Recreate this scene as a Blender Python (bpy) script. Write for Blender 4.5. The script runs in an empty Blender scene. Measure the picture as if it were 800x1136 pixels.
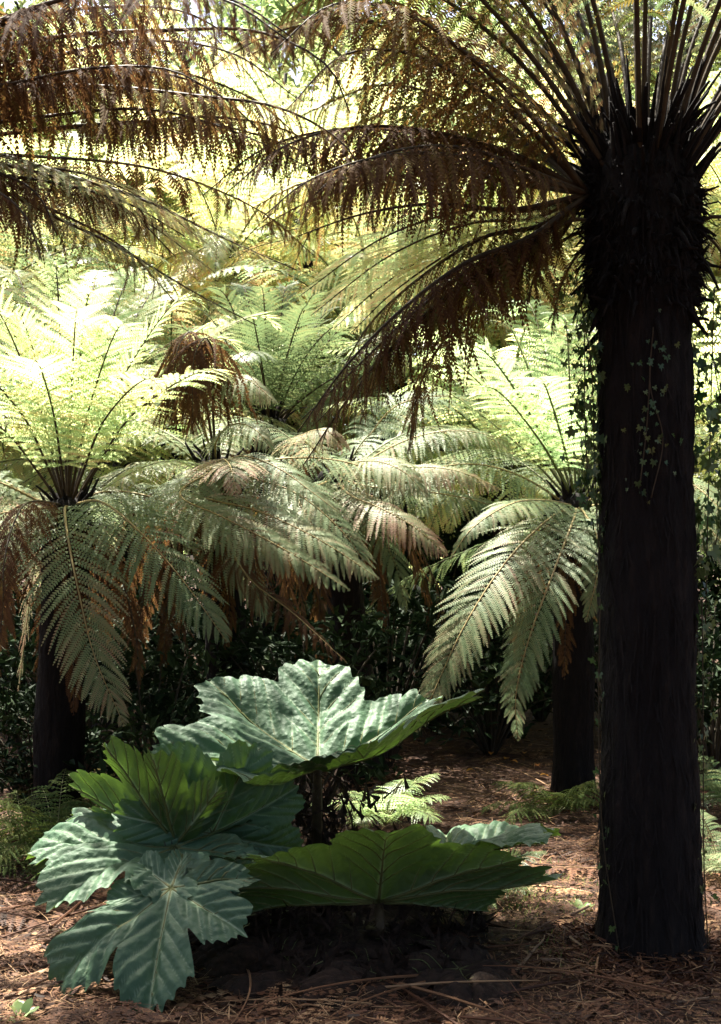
import bpy, math, random
import numpy as np
rng = np.random.default_rng(7)
random.seed(7)
PI = math.pi
sc = bpy.context.scene
COL = sc.collection
F, HZ, CAM = 1420.0, 620.0, 1.55

def P(px, py, Y):
    return np.array([(px - 400) / F * Y, Y, CAM + (HZ - py) / F * Y])
def nrm(v):
    return v / (np.linalg.norm(v, axis=-1, keepdims=True) + 1e-9)
def R(a):
    return math.radians(a)

def snoise(x, y, z=0.0, seed=0, octaves=4, f0=1.0):
    r = np.random.default_rng(seed)
    out, amp, f = 0.0, 1.0, f0
    for o in range(octaves):
        for k in range(3):
            d = r.normal(size=3); d /= np.linalg.norm(d)
            out = out + amp * np.sin((x * d[0] + y * d[1] + z * d[2]) * f * 2.2 + r.uniform(0, 6.28))
        amp *= 0.55; f *= 2.03
    return out / 4.5

# ------------------------------------------------------------------ objects
def mesh_from(name, V, faces, mat, attrs=None, smooth=False):
    """faces: list of integer arrays (n,k)"""
    me = bpy.data.meshes.new(name)
    V = np.asarray(V, dtype=np.float32)
    me.vertices.add(len(V)); me.vertices.foreach_set('co', V.ravel())
    faces = [np.asarray(f, dtype=np.int32) for f in faces if len(f)]
    loops = np.concatenate([f.ravel() for f in faces])
    tot = np.concatenate([np.full(len(f), f.shape[1], dtype=np.int32) for f in faces])
    start = np.concatenate([[0], np.cumsum(tot)[:-1]]).astype(np.int32)
    me.loops.add(len(loops)); me.loops.foreach_set('vertex_index', loops)
    me.polygons.add(len(tot)); me.polygons.foreach_set('loop_start', start)
    me.polygons.foreach_set('use_smooth', np.full(len(tot), smooth, dtype=bool))
    for k, a in (attrs or {}).items():
        at = me.attributes.new(k, 'FLOAT', 'POINT')
        at.data.foreach_set('value', np.asarray(a, dtype=np.float32))
    me.update(calc_edges=True)
    me.validate()
    me.materials.append(mat)
    return me

def link(name, me, parent=None, loc=None):
    o = bpy.data.objects.new(name, me); COL.objects.link(o)
    if parent is not None: o.parent = parent
    if loc is not None: o.location = loc
    return o
def tag(o, label=None, cat=None, group=None, kind=None):
    if label: o['label'] = label
    if cat: o['category'] = cat
    if group: o['group'] = group
    if kind: o['kind'] = kind
    return o
def thing(name, label, cat, loc, group=None):
    o = link(name, None, None, [float(c) for c in loc])
    return tag(o, label, cat, group)
def dup(root, loc, rotz, scale, label=None, group=None):
    c = root.copy(); COL.objects.link(c)
    c.location = loc; c.rotation_euler = (0, 0, rotz); c.scale = (scale,) * 3
    if label: c['label'] = label
    if group: c['group'] = group
    for ch in list(root.children):
        d = ch.copy(); COL.objects.link(d); d.parent = c
        for g in list(ch.children):
            e = g.copy(); COL.objects.link(e); e.parent = d
    return c

class MB:
    def __init__(s): s.V = []; s.F = {}; s.n = 0; s.A = {}
    def add(s, V, faces, **attrs):
        V = np.asarray(V, float).reshape(-1, 3)
        for f in faces:
            f = np.asarray(f)
            if len(f): s.F.setdefault(f.shape[1], []).append(f + s.n)
        for k, a in attrs.items():
            s.A.setdefault(k, []).append(np.broadcast_to(np.asarray(a, float), (len(V),)))
        s.V.append(V); s.n += len(V)
    def mesh(s, name, mat, smooth=False, off=None):
        V = np.concatenate(s.V)
        if off is not None: V = V - np.asarray(off)
        A = {k: np.concatenate(a) for k, a in s.A.items()}
        return mesh_from(name, V, [np.concatenate(f) for f in s.F.values()], mat, A, smooth)

def tube(path, r, k=6, cap=True):
    path = np.asarray(path, float); n = len(path)
    r = np.broadcast_to(np.asarray(r, float), (n,))
    T = nrm(np.gradient(path, axis=0))
    ref = np.array([0, 0, 1.0]) if abs(T[:, 2]).mean() < .8 else np.array([1.0, 0.1, 0])
    U = nrm(np.cross(T, ref)); W = np.cross(T, U)
    a = np.arange(k) / k * 2 * PI
    V = path[:, None] + r[:, None, None] * (np.cos(a)[None, :, None] * U[:, None] + np.sin(a)[None, :, None] * W[:, None])
    V = V.reshape(-1, 3)
    i = np.arange(n - 1)[:, None] * k; j = np.arange(k)[None]; j2 = (j + 1) % k
    Q = np.stack([i + j, i + j2, i + k + j2, i + k + j], -1).reshape(-1, 4)
    fs = [Q]
    if cap:
        fs.append(((n - 1) * k + np.arange(k))[None]); fs.append(np.arange(k)[::-1][None])
    return V, fs

def spline(ctrl, n):
    c = np.asarray(ctrl, float)
    if len(c) == 2: return c[0] + (c[1] - c[0]) * np.linspace(0, 1, n)[:, None]
    p = np.vstack([2 * c[0] - c[1], c, 2 * c[-1] - c[-2]])
    seg = np.linalg.norm(np.diff(p, axis=0), axis=1) ** .5
    t = np.concatenate([[0], np.cumsum(seg)])
    out = []
    for u in np.linspace(t[1], t[-2], n):
        i = min(max(np.searchsorted(t, u) - 1, 1), len(c) - 1)
        t0, t1, t2, t3 = t[i - 1:i + 3]; a, b, d, e = p[i - 1:i + 3]
        A1 = (t1 - u) / (t1 - t0) * a + (u - t0) / (t1 - t0) * b
        A2 = (t2 - u) / (t2 - t1) * b + (u - t1) / (t2 - t1) * d
        A3 = (t3 - u) / (t3 - t2) * d + (u - t2) / (t3 - t2) * e
        B1 = (t2 - u) / (t2 - t0) * A1 + (u - t0) / (t2 - t0) * A2
        B2 = (t3 - u) / (t3 - t1) * A2 + (u - t1) / (t3 - t1) * A3
        out.append((t2 - u) / (t2 - t1) * B1 + (u - t1) / (t2 - t1) * B2)
    return np.array(out)

def arch(base, az, e0, e1, L, p=1.3, n=26, wob=0.0):
    t = np.linspace(0, 1, n)
    e = np.radians(e0 + (e1 - e0) * t ** p)
    a = np.radians(az) + wob * t ** 2
    d = np.stack([np.cos(e) * np.cos(a), np.cos(e) * np.sin(a), np.sin(e)], -1)
    pts = np.vstack([[0, 0, 0], np.cumsum(d[:-1] * L / (n - 1), axis=0)])
    return np.asarray(base) + pts

# ------------------------------------------------------------------ materials
def newmat(name):
    m = bpy.data.materials.new(name); m.use_nodes = True
    nt = m.node_tree; nt.nodes.clear()
    out = nt.nodes.new('ShaderNodeOutputMaterial')
    return m, nt, out
def N(nt, typ, **kw):
    n = nt.nodes.new(typ)
    for k, v in kw.items():
        if k.startswith('_'): setattr(n, k[1:], v)
        else: n.inputs[k.replace('9', ' ')].default_value = v
    return n
def ramp(nt, stops, src):
    r = nt.nodes.new('ShaderNodeValToRGB')
    e = r.color_ramp.elements
    while len(e) < len(stops): e.new(0.5)
    for el, (p, c) in zip(e, stops): el.position = p; el.color = (*c, 1)
    nt.links.new(src, r.inputs[0])
    return r.outputs[0]

def leaf_mat(name, stops, trans=0.4, rough=0.45, spec=0.4, tboost=1.6, nscale=6.0, jitter=.12, yellow=(1.06, 1.0, 1.12)):
    """two-sided plant tissue: the 'age' attribute runs from fresh to withered"""
    m, nt, out = newmat(name); L = nt.links.new
    at = N(nt, 'ShaderNodeAttribute', _attribute_name='age')
    nz = N(nt, 'ShaderNodeTexNoise', Scale=nscale, Detail=3.0)
    geo = N(nt, 'ShaderNodeNewGeometry'); L(geo.outputs['Position'], nz.inputs['Vector'])
    oi = N(nt, 'ShaderNodeObjectInfo')
    a1 = N(nt, 'ShaderNodeMath', _operation='MULTIPLY_ADD'); L(nz.outputs[0], a1.inputs[0]); a1.inputs[1].default_value = .36; a1.inputs[2].default_value = -.18
    a2 = N(nt, 'ShaderNodeMath', _operation='MULTIPLY_ADD'); L(oi.outputs['Random'], a2.inputs[0]); a2.inputs[1].default_value = jitter; L(a1.outputs[0], a2.inputs[2])
    a3 = N(nt, 'ShaderNodeMath', _operation='ADD'); L(at.outputs['Fac'], a3.inputs[0]); L(a2.outputs[0], a3.inputs[1])
    col = ramp(nt, stops, a3.outputs[0])
    pr = N(nt, 'ShaderNodeBsdfPrincipled', Roughness=rough); pr.inputs['Specular IOR Level'].default_value = spec
    L(col, pr.inputs['Base Color'])
    mul = N(nt, 'ShaderNodeMix', _data_type='RGBA', _blend_type='MULTIPLY'); mul.inputs[0].default_value = 1
    L(col, mul.inputs[6]); mul.inputs[7].default_value = (*[tboost * c for c in yellow], 1)
    tr = N(nt, 'ShaderNodeBsdfTranslucent'); L(mul.outputs[2], tr.inputs[0])
    mx = N(nt, 'ShaderNodeMixShader'); mx.inputs[0].default_value = trans
    L(pr.outputs[0], mx.inputs[1]); L(tr.outputs[0], mx.inputs[2]); L(mx.outputs[0], out.inputs[0])
    return m

def noise_mat(name, stops, scale=8.0, rough=.9, bump=.6, stretch=(1, 1, 1), spec=.2, dist=.02, detail=6.0):
    m, nt, out = newmat(name); L = nt.links.new
    tc = N(nt, 'ShaderNodeTexCoord'); mp = N(nt, 'ShaderNodeMapping'); mp.inputs['Scale'].default_value = stretch
    L(tc.outputs['Object'], mp.inputs[0])
    nz = N(nt, 'ShaderNodeTexNoise', Scale=scale, Detail=detail, Roughness=.65); L(mp.outputs[0], nz.inputs['Vector'])
    col = ramp(nt, stops, nz.outputs[0])
    pr = N(nt, 'ShaderNodeBsdfPrincipled', Roughness=rough); pr.inputs['Specular IOR Level'].default_value = spec
    L(col, pr.inputs['Base Color'])
    b = N(nt, 'ShaderNodeBump', Strength=bump, Distance=dist); L(nz.outputs[0], b.inputs['Height']); L(b.outputs[0], pr.inputs['Normal'])
    L(pr.outputs[0], out.inputs[0])
    return m

M = {}
M['fern'] = leaf_mat('fern_green', [(0, (.065, .12, .045)), (.3, (.115, .17, .065)), (.55, (.2, .19, .075)), (.75, (.2, .12, .045)), (1, (.1, .05, .028))], trans=.42, tboost=2.4)
M['fern_pale'] = leaf_mat('fern_glaucous', [(0, (.1, .155, .07)), (.3, (.15, .195, .09)), (.55, (.23, .21, .11)), (.75, (.26, .16, .1)), (1, (.12, .055, .03))], trans=.32, tboost=1.9, rough=.55, spec=.22)
M['fern_dark'] = leaf_mat('fern_old', [(0, (.05, .085, .025)), (.3, (.08, .1, .03)), (.55, (.14, .11, .035)), (.75, (.12, .068, .027)), (1, (.07, .036, .02))], trans=.32, tboost=2.1, rough=.7, spec=.06, yellow=(1.1, 1.05, .8))
M['fern_bright'] = leaf_mat('fern_fresh', [(0, (.12, .19, .075)), (.3, (.18, .235, .09)), (.55, (.27, .26, .1)), (.8, (.26, .16, .08)), (1, (.12, .06, .03))], trans=.5, tboost=3.4)
M['fern_blue'] = leaf_mat('fern_bluegreen', [(0, (.065, .105, .04)), (.3, (.1, .14, .05)), (.6, (.15, .16, .06)), (1, (.12, .07, .03))], trans=.35, tboost=1.9)
M['stalk_dark'] = noise_mat('stalk_dark', [(.3, (.03, .02, .012)), (.7, (.07, .05, .025))], scale=20, bump=.3, rough=.6)
M['stalk_tan'] = noise_mat('stalk_tan', [(.3, (.2, .15, .06)), (.7, (.34, .27, .12))], scale=14, bump=.3, rough=.55)
M['stalk_green'] = noise_mat('stalk_green', [(.3, (.06, .08, .025)), (.7, (.14, .14, .05))], scale=14, bump=.3, rough=.5)
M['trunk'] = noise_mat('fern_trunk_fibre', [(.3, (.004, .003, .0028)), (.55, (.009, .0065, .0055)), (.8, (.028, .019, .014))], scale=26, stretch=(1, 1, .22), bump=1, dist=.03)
M['bark'] = noise_mat('tree_bark', [(.3, (.03, .026, .02)), (.7, (.1, .085, .06))], scale=9, stretch=(1, 1, .3), bump=1, dist=.03)
M['leaf_tree'] = leaf_mat('tree_leaf', [(0, (.07, .11, .035)), (.35, (.13, .17, .06)), (.7, (.19, .21, .08)), (1, (.24, .21, .09))], trans=.5, tboost=3.5, nscale=1.2)
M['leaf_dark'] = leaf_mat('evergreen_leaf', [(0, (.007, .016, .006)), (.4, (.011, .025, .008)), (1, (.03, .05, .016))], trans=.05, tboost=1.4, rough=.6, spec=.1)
M['ivy'] = leaf_mat('ivy_leaf', [(0, (.02, .05, .014)), (.5, (.045, .09, .025)), (1, (.12, .15, .05))], trans=.3, tboost=1.8, rough=.35, spec=.5)
M['litter'] = leaf_mat('bark_and_straw_litter', [(0, (.022, .013, .009)), (.3, (.048, .02, .010)), (.55, (.105, .043, .019)), (.78, (.2, .105, .048)), (1, (.32, .21, .11))], trans=.06, rough=.7, spec=.25, jitter=0)
M['yellow'] = leaf_mat('yellow_leaf', [(0, (.4, .22, .02)), (1, (.45, .16, .03))], trans=.3, tboost=1.2)
M['stick'] = noise_mat('dry_stick', [(.3, (.09, .055, .035)), (.7, (.24, .16, .1))], scale=16, stretch=(1, 1, 1), bump=.5, rough=.8)
M['ground'] = noise_mat('mulch', [(.25, (.018, .011, .008)), (.5, (.055, .03, .019)), (.75, (.11, .06, .036))], scale=9, bump=1, dist=.04, detail=10)
M['grass'] = leaf_mat('short_grass', [(0, (.06, .1, .02)), (1, (.16, .2, .05))], trans=.35, tboost=1.6)
M['fuzz_and_shade'] = noise_mat('crown_scales_and_shade', [(.3, (.008, .006, .004)), (.75, (.05, .028, .018))], scale=30, bump=1)  # crown scales, and the dark fill painting shade under the gunnera

# gunnera leaf
def gunnera_mat():
    m, nt, out = newmat('gunnera_leaf'); L = nt.links.new
    at = N(nt, 'ShaderNodeAttribute', _attribute_name='vein')
    geo = N(nt, 'ShaderNodeNewGeometry'); tc = N(nt, 'ShaderNodeTexCoord')
    nz = N(nt, 'ShaderNodeTexNoise', Scale=5.0, Detail=5.0); L(tc.outputs['Object'], nz.inputs['Vector'])
    top = ramp(nt, [(.3, (.036, .085, .042)), (.7, (.07, .13, .068))], nz.outputs[0])
    und = ramp(nt, [(.3, (.03, .062, .025)), (.7, (.052, .095, .036))], nz.outputs[0])
    mt = N(nt, 'ShaderNodeMix', _data_type='RGBA'); L(geo.outputs['Backfacing'], mt.inputs[0]); L(top, mt.inputs[6]); L(und, mt.inputs[7])
    mv = N(nt, 'ShaderNodeMix', _data_type='RGBA'); L(at.outputs['Fac'], mv.inputs[0]); L(mt.outputs[2], mv.inputs[6]); mv.inputs[7].default_value = (.26, .33, .2, 1)
    pr = N(nt, 'ShaderNodeBsdfPrincipled', Roughness=.58); pr.inputs['Specular IOR Level'].default_value = .35
    L(mv.outputs[2], pr.inputs['Base Color'])
    vo = N(nt, 'ShaderNodeTexVoronoi', Scale=46.0, _feature='SMOOTH_F1'); L(tc.outputs['Object'], vo.inputs['Vector'])
    n2 = N(nt, 'ShaderNodeTexNoise', Scale=160.0, Detail=3.0); L(tc.outputs['Object'], n2.inputs['Vector'])
    ad = N(nt, 'ShaderNodeMath', _operation='MULTIPLY_ADD'); L(n2.outputs[0], ad.inputs[0]); ad.inputs[1].default_value = .35; L(vo.outputs['Distance'], ad.inputs[2])
    b = N(nt, 'ShaderNodeBump', Strength=.5, Distance=.012, _invert=True); L(ad.outputs[0], b.inputs['Height']); L(b.outputs[0], pr.inputs['Normal'])
    tr = N(nt, 'ShaderNodeBsdfTranslucent'); tr.inputs[0].default_value = (.22, .4, .05, 1)
    mx = N(nt, 'ShaderNodeMixShader'); mx.inputs[0].default_value = .13
    L(pr.outputs[0], mx.inputs[1]); L(tr.outputs[0], mx.inputs[2]); L(mx.outputs[0], out.inputs[0])
    return m
M['gunnera'] = gunnera_mat()

# ------------------------------------------------------------------ fern fronds
def frond_geo(path, W, n=30, m=14, droop=.35, petiole=.1, age=.2, agej=.12, tipage=.1, gap=.04,
              lift=.1, wide=.64, lenj=.1, dj2=.12, side=None, pdroop=.0, fold=0.0, face=0.0, rib=0.0, seed=None, base_w=.35):
    r = np.random.default_rng(seed if seed is not None else int(rng.integers(1 << 30)))
    path = np.asarray(path); seg = np.linalg.norm(np.diff(path, axis=0), axis=1)
    s = np.concatenate([[0], np.cumsum(seg)]); Ltot = s[-1]; s = s / Ltot
    tt = np.linspace(0, 1, n) ** .92
    t = petiole + (1 - petiole) * tt * .995
    base = np.stack([np.interp(t, s, path[:, k]) for k in range(3)], -1)
    Tp = nrm(np.gradient(path, axis=0))
    T = nrm(np.stack([np.interp(t, s, Tp[:, k]) for k in range(3)], -1))
    if side is None:
        h = path[-1] - path[0]; h[2] = 0
        if np.linalg.norm(h) < .15: h = np.array([0, -1.0, 0])
        side = np.cross(nrm(h), [0, 0, 1.0])
    S = nrm(side - T * (T @ side)[:, None]); Nn = np.cross(S, T)
    if face:      # the blade rolls a little about its midrib
        Nn = Nn + face * np.array([0, -1.0, .15]); Nn = nrm(Nn - T * np.sum(Nn * T, -1, keepdims=True)); S = np.cross(T, Nn)
    prof = (base_w + (1 - base_w) * np.minimum(1, tt / .3) ** .8) * np.maximum(0, 1 - tt ** 2.6) ** .85 + .035
    allV, allQ, allA = [], [], []
    cnt = 0
    spacing = Ltot * (1 - petiole) / n
    for sgn in (1, -1):
        Lp = W * prof * (1 + lenj * r.uniform(-1.2, 1, n)) * (1 if lenj < .2 else np.where(r.random(n) < .1, .45, 1))
        keep = r.random(n) > gap
        phi = np.radians(12 + 40 * tt + r.normal(0, 4, n))
        d0 = S * (sgn * np.cos(phi))[:, None] + T * np.sin(phi)[:, None] + Nn * (lift - fold + r.normal(0, .06, n))[:, None]
        d0 = nrm(d0)
        u = (np.arange(m) + .5) / m
        dj = droop * r.uniform(.75, 1.3, n)
        g = np.array([0, 0, -1.0])
        jit = r.normal(0, dj2, (n, 3)); jit[:, 2] *= .4
        D = d0[:, None] + (g + jit[:, None])[:, :] * (dj[:, None] * 2.2 * u[None] ** .9)[..., None]
        D = nrm(D)
        step = (Lp / m)[:, None, None]
        pos = base[:, None] + np.cumsum(D * step, axis=1)          # n,m,3
        nn = Nn[:, None] - D * np.sum(Nn[:, None] * D, -1, keepdims=True)
        nn = nrm(nn + 1e-4)
        X = np.cross(D, nn)
        lu = (.55 + .45 * np.minimum(1, u * 5)) * (1 - u ** 2.2) ** .8 + .08
        pl = np.minimum(spacing * wide, .24 * W + .004) * (.4 + .6 * np.minimum(1, Lp / (W * .6)))
        hw = step * .5 * .86
        if rib:
            e = np.concatenate([base[:, None], pos], 1)[keep]; xw = np.concatenate([X[:, :1], X], 1)[keep] * (rib * np.linspace(1, .3, m + 1))[None, :, None]
            v = np.stack([e - xw, e + xw], 2); k0 = v.shape[0]
            idx = (np.arange(k0)[:, None] * (m + 1) + np.arange(m)[None]).reshape(-1) * 2
            allV.append(v.reshape(-1, 3)); allQ.append(np.stack([idx, idx + 1, idx + 3, idx + 2], -1) + cnt); cnt += k0 * (m + 1) * 2
            allA.append(np.full(k0 * (m + 1) * 2, min(1, age + .1)))
        for ps in (1, -1):
            ln = (pl[:, None] * lu[None] * r.uniform(.85, 1.12, (n, m)))[..., None]
            pd = X * ps * .86 + D * .5 + nn * r.normal(0, .07, (n, m, 1)) + g * pdroop
            pd = nrm(pd)
            b0 = pos - D * hw; b1 = pos + D * hw
            tip = pos + pd * ln
            v = np.stack([b0, b1, tip + D * hw * .45, tip - D * hw * .35], 2)[keep]   # n',m,4,3
            k = v.shape[0] * m
            allV.append(v.reshape(-1, 3))
            q = (np.arange(k * 4).reshape(-1, 4) + cnt)
            if ps * sgn < 0: q = q[:, ::-1]
            allQ.append(q); cnt += k * 4
            ag = age + r.normal(0, agej, n)[:, None] + tipage * (tt[:, None] * .6 + u[None] * .5) + r.normal(0, .05, (n, m))
            allA.append(np.repeat(ag[keep].reshape(-1), 4))
    return np.concatenate(allV), np.concatenate(allQ), np.clip(np.concatenate(allA), 0, 1)

FERN_STATS = [0, 0]
def add_frond(root, path, mat='fern', stalk='stalk_green', W=.3, r0=.009, name='frond', label=None, **kw):
    off = np.array(root.location)
    kw['m'] = int(kw.get('m', 14) * 1.15)
    if mat == 'fern_dark':
        kw['n'] = int(kw.get('n', 30) * 1.15); W *= 1.15; kw['droop'] = kw.get('droop', .35) * 1.5; kw['pdroop'] = .4; kw['lenj'] = .3; kw['rib'] = .0022; kw['dj2'] = .28; kw.setdefault('wide', .58)
    else:
        kw['n'] = int(kw.get('n', 30) * 1.4)
    V, Q, A = frond_geo(path, W, **kw)
    f = link(name, mesh_from(name, V - off, [Q], M[mat], {'age': A}), root)
    if label: f['label'] = label
    tv, tf = tube(path - off, np.linspace(r0, r0 * .16, len(path)), 5)
    link('midrib', mesh_from('midrib', tv, tf, M[stalk], None, True), f)
    FERN_STATS[0] += 1; FERN_STATS[1] += len(Q)
    return f

def SP(ctrl, n=26):
    return spline([P(*c) for c in ctrl], n)

def add_trunk(root, H, r_base, r_top, boss=1.35, boss_h=.9, fibres=500, lean=(0, 0), seed=1, stubs=40, detail=1.0, cap_h=0.0, sink=.15, shag=0):
    """fibrous tree fern trunk with a swollen crown of old frond bases"""
    r = np.random.default_rng(seed)
    nz, na = int(90 * detail), int(48 * detail)
    z = np.linspace(-sink, H + cap_h, nz); a = np.arange(na) / na * 2 * PI
    tz = np.clip(z / H, 0, 1)
    rad = r_base + (r_top - r_base) * tz ** .8
    rad = rad * (1 + .035 * np.sin(z * 3.1 + seed) + .025 * np.sin(z * 7.3 + 2 * seed))
    flare = .16 * np.exp(-np.maximum(z, 0) / .12)
    bz = np.clip((z - (H - boss_h)) / (boss_h * .55), 0, 1); bz = bz * bz * (3 - 2 * bz)
    rad = rad * (1 + flare) * (1 + (boss - 1) * bz)
    top = np.clip((z - H * .99) / (cap_h + .02), 0, 1)
    rad = rad * np.sqrt(np.maximum(0.0004, 1 - top ** 2))
    A, Z = np.meshgrid(a, z)
    nzv = .5 * snoise(np.cos(A) * 4, np.sin(A) * 4, Z * 1.6, seed, 4, 1.2) + .5 * snoise(np.cos(A) * 9, np.sin(A) * 9, Z * 3, seed + 5, 3, 1.6)
    ridg = np.abs(snoise(np.cos(A) * 12, np.sin(A) * 12, Z * 2.0, seed + 9, 2, 1.3))
    Rr = rad[:, None] * (1 + (.07 + .1 * bz[:, None]) * nzv - .05 * ridg) + r.normal(0, .0022, A.shape)
    lx = lean[0] * tz; ly = lean[1] * tz
    V = np.stack([Rr * np.cos(A) + lx[:, None], Rr * np.sin(A) + ly[:, None], Z], -1).reshape(-1, 3)
    i = np.arange(nz - 1)[:, None] * na; j = np.arange(na)[None]; j2 = (j + 1) % na
    Q = np.stack([i + j, i + j2, i + na + j2, i + na + j], -1).reshape(-1, 4)
    mb = MB(); mb.add(V, [Q, ((nz - 1) * na + np.arange(na))[None]])
    # root fibres lying along the trunk
    if fibres:
        fz = r.uniform(0.02, H, fibres); fa = r.uniform(0, 2 * PI, fibres); fl = r.uniform(.05, .22, fibres)
        fr = np.interp(fz, z, rad)
        for k in range(fibres):
            zz = fz[k] - np.linspace(0, 1, 4) * fl[k]
            rr = np.interp(zz, z, rad) * 1.0 + np.array([.0, .006, .012, .012 + r.uniform(0, .02)])
            aa = fa[k] + np.linspace(0, 1, 4) * r.normal(0, .12)
            wv = .0035
            p = np.stack([rr * np.cos(aa), rr * np.sin(aa), zz], -1)
            p[:, 0] += lean[0] * np.clip(zz / H, 0, 1); p[:, 1] += lean[1] * np.clip(zz / H, 0, 1)
            w = np.stack([-np.sin(aa), np.cos(aa), 0 * aa], -1) * wv * np.array([1, 1, .8, .3])[:, None]
            v = np.concatenate([p - w, p + w])
            mb.add(v, [[[q, q + 4, q + 5, q + 1] for q in range(3)]])
    for k in range(shag):     # matted scales and fibres standing off the crown
        zz = H - boss_h * .85 * r.random() ** .9 + cap_h * .5 * r.random(); aa = r.uniform(0, 2 * PI); rr = np.interp(zz, z, rad) * .97
        ow = np.array([math.cos(aa), math.sin(aa), 0]); p0 = ow * rr + [lean[0], lean[1], zz]
        d = nrm(ow * .8 + np.array([0, 0, r.normal(-.2, .9)]) + r.normal(0, .35, 3)); L = r.uniform(.03, .1) * (1.6 if r.random() < .1 else .85)
        sdv = nrm(np.cross(d, r.normal(size=3))) * r.uniform(.002, .006)
        p1 = p0 + d * L * .55; p2 = p0 + d * L + np.array([0, 0, -.35 * L])
        mb.add([p0 - sdv, p0 + sdv, p1 - sdv, p1 + sdv, p2], [[[0, 1, 3, 2]], [[2, 3, 4]]])
    if stubs:
        for k in range(stubs):
            top_ = r.random() < .7; zz = (H + cap_h * r.uniform(.0, .7)) if top_ else H - boss_h * .9 * r.random(); aa = r.uniform(0, 2 * PI)
            rr = np.interp(zz, z, rad) * (.9 if not top_ else r.uniform(.6, 1)) if not top_ else np.interp(H - .02, z, rad) * r.uniform(.35, .95)
            el = R(r.uniform(45, 85) if top_ else r.uniform(-60, 60)); L = r.uniform(.1, .38 if H > 2.5 else .2) if top_ else r.uniform(.05, .12)
            p0 = np.array([rr * np.cos(aa) + lean[0], rr * np.sin(aa) + lean[1], zz])
            d = np.array([np.cos(el) * np.cos(aa), np.cos(el) * np.sin(aa), np.sin(el)])
            path = p0 + d * np.linspace(0, L, 5)[:, None] + np.array([0, 0, -1]) * (np.linspace(0, 1, 5) ** 2 * L * r.uniform(-.1, .4 if top_ else 1.0))[:, None]
            tv, tf = tube(path, np.linspace(.016, .005, 5) * r.uniform(.6, 1.1), 5)
            mb.add(tv, tf)
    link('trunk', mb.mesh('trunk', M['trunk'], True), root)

# ------------------------------------------------------------------ ground
def gz(x, y):
    return .035 * snoise(x, y, 0, 3, 3, .8) + .02 * snoise(x, y, 0, 4, 3, 3.0)
def build_ground():
    def sheet(x0, x1, y0, y1, nx, ny):
        X, Y = np.meshgrid(np.linspace(x0, x1, nx), np.linspace(y0, y1, ny))
        return X, Y
    # one sheet: fine near the camera, coarse out to the horizon
    xs = np.unique(np.concatenate([np.linspace(-5, 5, 201), np.linspace(-40, 40, 61), [-600, -200, -80, 80, 200, 600]]))
    ys = np.unique(np.concatenate([np.linspace(2.5, 13, 211), np.linspace(-40, 60, 71), [-600, -200, -80, 100, 300, 900]]))
    X, Y = np.meshgrid(xs, ys)
    Z = gz(X, Y) * np.exp(-(np.maximum(0, np.hypot(X, Y - 7) - 30) / 20) ** 2)
    V = np.stack([X, Y, Z], -1).reshape(-1, 3)
    nx, ny = len(xs), len(ys)
    i = np.arange(ny - 1)[:, None] * nx; j = np.arange(nx - 1)[None]
    Q = np.stack([i + j, i + j + 1, i + nx + j + 1, i + nx + j], -1).reshape(-1, 4)
    tag(link('ground', mesh_from('ground', V, [Q], M['ground'], None, True)), kind='structure')
build_ground()

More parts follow.
